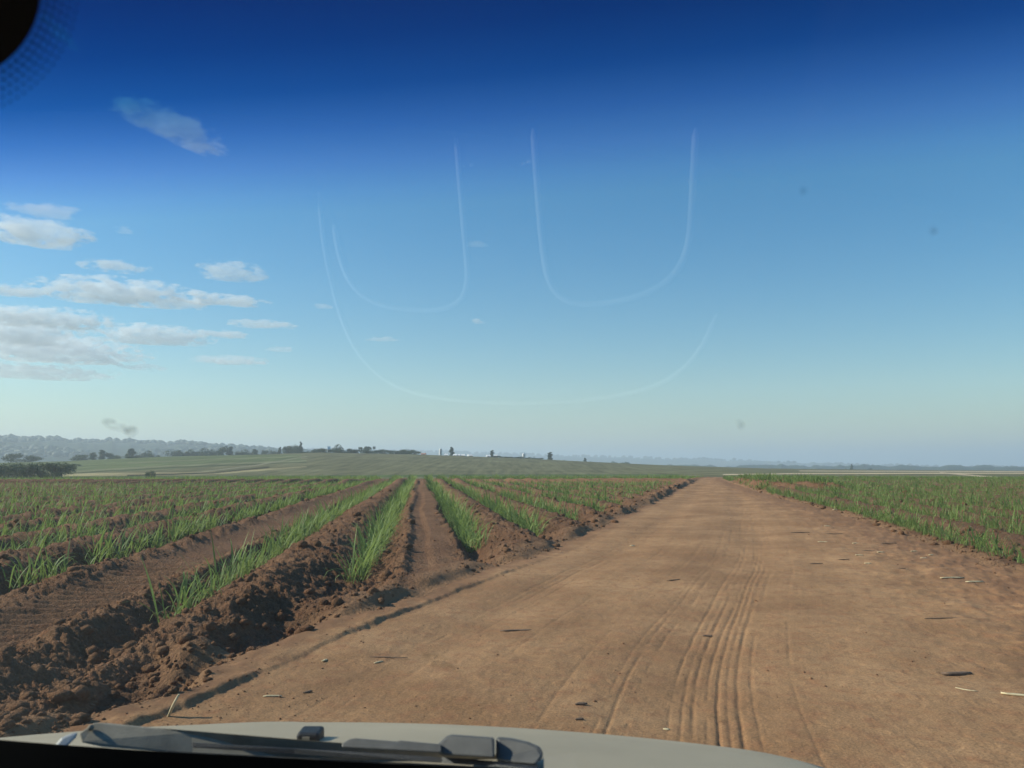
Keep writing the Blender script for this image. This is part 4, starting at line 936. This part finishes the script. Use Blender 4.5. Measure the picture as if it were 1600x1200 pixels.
# wiper parked along the bottom of the pane (shape set out on a plane just beyond the glass)
def wp(px, py, off):
    p, d = glass_hit(px, min(py, 1190)); t = np.linalg.norm(p - np.array([0, 0, EYE])) + off
    d = pdir(px, py); d = d / np.linalg.norm(d); return np.array([0, 0, EYE]) + d * t
def slab(pts, off, thick):
    ym = max(p[1] for p in pts); tl = 0.0020
    A = [wp(px, py, off + (ym - py) * tl) for px, py in pts]; B = [wp(px, py, off + thick + (ym - py) * tl) for px, py in pts]; k = len(pts)
    return mesh('slab', np.array(A + B), [tuple(range(k)), tuple(range(2 * k - 1, k - 1, -1))] + [(i, i + k, (i + 1) % k + k, (i + 1) % k) for i in range(k)])
wiper = empty('wiper', (XC, 0, 0)); wiper.parent = car; wiper.location = (0, 0, 0); ABS[wiper.name] = Vector((XC, 0, 0))
def wpart(name, me_, material, bev=0.0012):
    me_.name = name; o = obj(name, me_, material); o.parent = wiper; o.matrix_parent_inverse = Matrix.Translation((-XC, 0, 0))
    if bev:
        q = o.modifiers.new('bevel', 'BEVEL'); q.width = bev; q.segments = 2
    return o
wpart('wiper_blade', slab([(124, 1146), (148, 1129), (170, 1130), (300, 1143), (460, 1155), (560, 1163), (690, 1172), (850, 1184), (850, 1222), (690, 1206), (460, 1190), (300, 1178), (160, 1167), (128, 1160)], 0.020, 0.010), M_GREYP)
wpart('rubber_lip', slab([(262, 1173.5), (420, 1181.5), (700, 1195), (900, 1206), (900, 1218), (700, 1208), (420, 1193), (262, 1186)], 0.008, 0.006), M_RUBBER, 0.0006)
wpart('wiper_arm', slab([(300, 1160), (300, 1168), (460, 1178), (690, 1192), (840, 1203), (840, 1194), (690, 1183), (460, 1169)], 0.012, 0.006), M_BLACK, 0.0008)
wpart('hook_end', slab([(84, 1166), (96, 1153), (112, 1146), (122, 1144), (119, 1152), (108, 1163), (98, 1169)], 0.020, 0.006), M_HOOK, 0.002)
wpart('lever', slab([(534, 1162), (546, 1155), (556, 1153.5), (620, 1158.5), (626, 1157), (690, 1163), (690, 1176), (534, 1168)], 0.034, 0.008), M_WIP)
wpart('pivot_housing', slab([(676, 1170), (698, 1150), (706, 1147.5), (770, 1152), (773, 1154), (773, 1184), (690, 1180)], 0.026, 0.03), M_WIP, 0.004)
wpart('pivot_cap', slab([(775, 1151), (800, 1153), (826, 1159), (842, 1166), (848, 1172), (849, 1184), (838, 1194), (775, 1190)], 0.022, 0.025), M_WIP, 0.006)
bm = bmesh.new(); bmesh.ops.create_uvsphere(bm, u_segments=14, v_segments=8, radius=0.0032); bmesh.ops.translate(bm, verts=bm.verts, vec=Vector(wp(142, 1137, 0.020 + 0.0020 * 85 - .004)))
wpart('rivet', bmm('rivet', bm, True), M_GREYP, 0)
nx_, ny_ = -0.243, 1.02
bm = bmesh.new()
c = wp(484, 1152, 0.30); sc_ = np.linalg.norm(c - np.array([0, 0, EYE])) / FPX
bx(bm, c[0] - 16 * sc_, c[0] + 16 * sc_, c[1] - .012, c[1] + .02, c[2] - 16 * sc_, c[2] + 9.5 * sc_)
noz = cpart('washer_nozzle', bmm('noz', bm), M_BLACK); q = noz.modifiers.new('bevel', 'BEVEL'); q.width = .004; q.segments = 3
bm = bmesh.new(); bx(bm, c[0] - 7 * sc_, c[0] + 3 * sc_, c[1] - .0135, c[1] - .011, c[2] + 0 * sc_, c[2] + 5 * sc_)
cpart('nozzle_slot', bmm('slot', bm), M_GREYP, noz)
# rest of the shell: roof, pillars, doors, wings, nose, wheels
cpart('roof', surf(lambda a, y: (XC + a * 0.62, y - 0.10 * a * a * (y > 0), ZT + 0.012 + 0.03 * (1 - a * a) * min(1, (0.16 - y) * 3 + .2)), np.linspace(-1, 1, 17), np.linspace(gy(XC, ZT) + 0.012, -2.1, 14)), M_PAINT, None, 0.03)
cpart('roof_lining', surf(lambda a, y: (XC + a * 0.60, y - 0.10 * a * a * (y > 0), ZT - 0.022), np.linspace(-1, 1, 9), np.linspace(gy(XC, ZT) - 0.02, -2.0, 6)), M_LINER)
for s_ in (-1, 1):
    pts = [np.array([XC + s_ * (hwid(z) + 0.024), gy(XC + s_ * hwid(z), z) + 0.0, z]) for z in np.linspace(1.06, ZT, 8)]
    cpart('front_pillar', tube(pts, 0.034, 10, False), M_BLACK)
    cpart('middle_pillar', tube([(XC + s_ * .79, -.75, 1.0), (XC + s_ * .66, -.82, ZT)], 0.05, 10, False), M_BLACK)
    dr_ = cpart('door', surf(lambda y, z: (XC + s_ * (0.80 + 0.05 * math.sin((z - .25) / .85 * 3.14)), y, z), np.linspace(0.55, -0.72, 9), np.linspace(0.28, 1.06, 9)), M_PAINT, None, 0.03)
    bm = bmesh.new(); bx(bm, XC + s_ * .86 - .012, XC + s_ * .86 + .012, -.6, -.42, .86, .89); cpart('door_handle', bmm('h', bm), M_BLACK, dr_)
    cpart('side_window', mesh('b', np.array([(XC + s_ * .785, .50, 1.065), (XC + s_ * .785, -.72, 1.065), (XC + s_ * .665, -.78, ZT - .03), (XC + s_ * .655, .10, ZT - .03)]), [(0, 1, 2, 3)]), M_SIDE)
    cpart('rear_side', surf(lambda y, z: (XC + s_ * (0.80 + 0.05 * math.sin((z - .25) / .85 * 3.14)), y, z), np.linspace(-.73, -2.15, 9), np.linspace(0.28, 1.06, 9)), M_PAINT, None, 0.03)
    wing = cpart('front_wing', surf(lambda y, t: (XC + s_ * (0.705 + 0.13 * math.sin(t * 1.57)), y - 0.16 * (y - .56) / 1.4, hood_z(XC + .70, max(y, .9)) - 0.006 - 0.13 * t * t - (0.42 * max(0, t - .6))), np.linspace(.56, 1.98, 15), np.linspace(0, 1, 7)), M_PAINT, None, 0.01)
    bm = bmesh.new(); bmesh.ops.create_uvsphere(bm, u_segments=16, v_segments=8, radius=1); bmesh.ops.scale(bm, verts=bm.verts, vec=(.15, .10, .085)); bmesh.ops.translate(bm, verts=bm.verts, vec=(XC + s_ * .60, 1.86, .62))
    cpart('headlight', bmm('hl', bm, True), M_CHROME)
    for yy in (1.28, -1.35):
        bm = bmesh.new(); lathe(bm, [(.20, -.10), (.31, -.10), (.335, -.06), (.335, .06), (.31, .10), (.20, .10)], 28)
        bmesh.ops.rotate(bm, verts=bm.verts, matrix=Matrix.Rotation(math.pi / 2, 3, 'Y')); bmesh.ops.translate(bm, verts=bm.verts, vec=(XC + s_ * .74, yy, .335 + .01))
        wh = cpart('wheel', bmm('tyre', bm, True), M_RUBBER)
        bm = bmesh.new(); lathe(bm, [(.20, -.105), (.19, -.09), (.05, -.095), (.05, .095), (.19, .09), (.20, .105)], 28)
        bmesh.ops.rotate(bm, verts=bm.verts, matrix=Matrix.Rotation(math.pi / 2, 3, 'Y')); bmesh.ops.translate(bm, verts=bm.verts, vec=(XC + s_ * .74, yy, .335 + .01)); cpart('rim', bmm('rim', bm, True), M_CHROME, wh)
cpart('front_bumper', surf(lambda a, z: (XC + a * .80, 1.99 - .2 * a * a + .05 * math.sin((z - .25) / .5 * 3.14), z), np.linspace(-1, 1, 17), np.linspace(.25, .70, 8)), M_PAINT, None, 0.02)
cpart('tailgate', surf(lambda a, z: (XC + a * .80, -2.12 - .04 * math.sin((z - .3) * 2) + .1 * max(0, z - 1.06), z), np.linspace(-1, 1, 9), np.linspace(.3, ZT, 8)), M_PAINT, None, 0.02)
bm = bmesh.new(); bx(bm, XC - .78, XC + .78, -2.05, 1.8, .26, .32); cpart('floor_pan', bmm('fp', bm), M_BLACK)
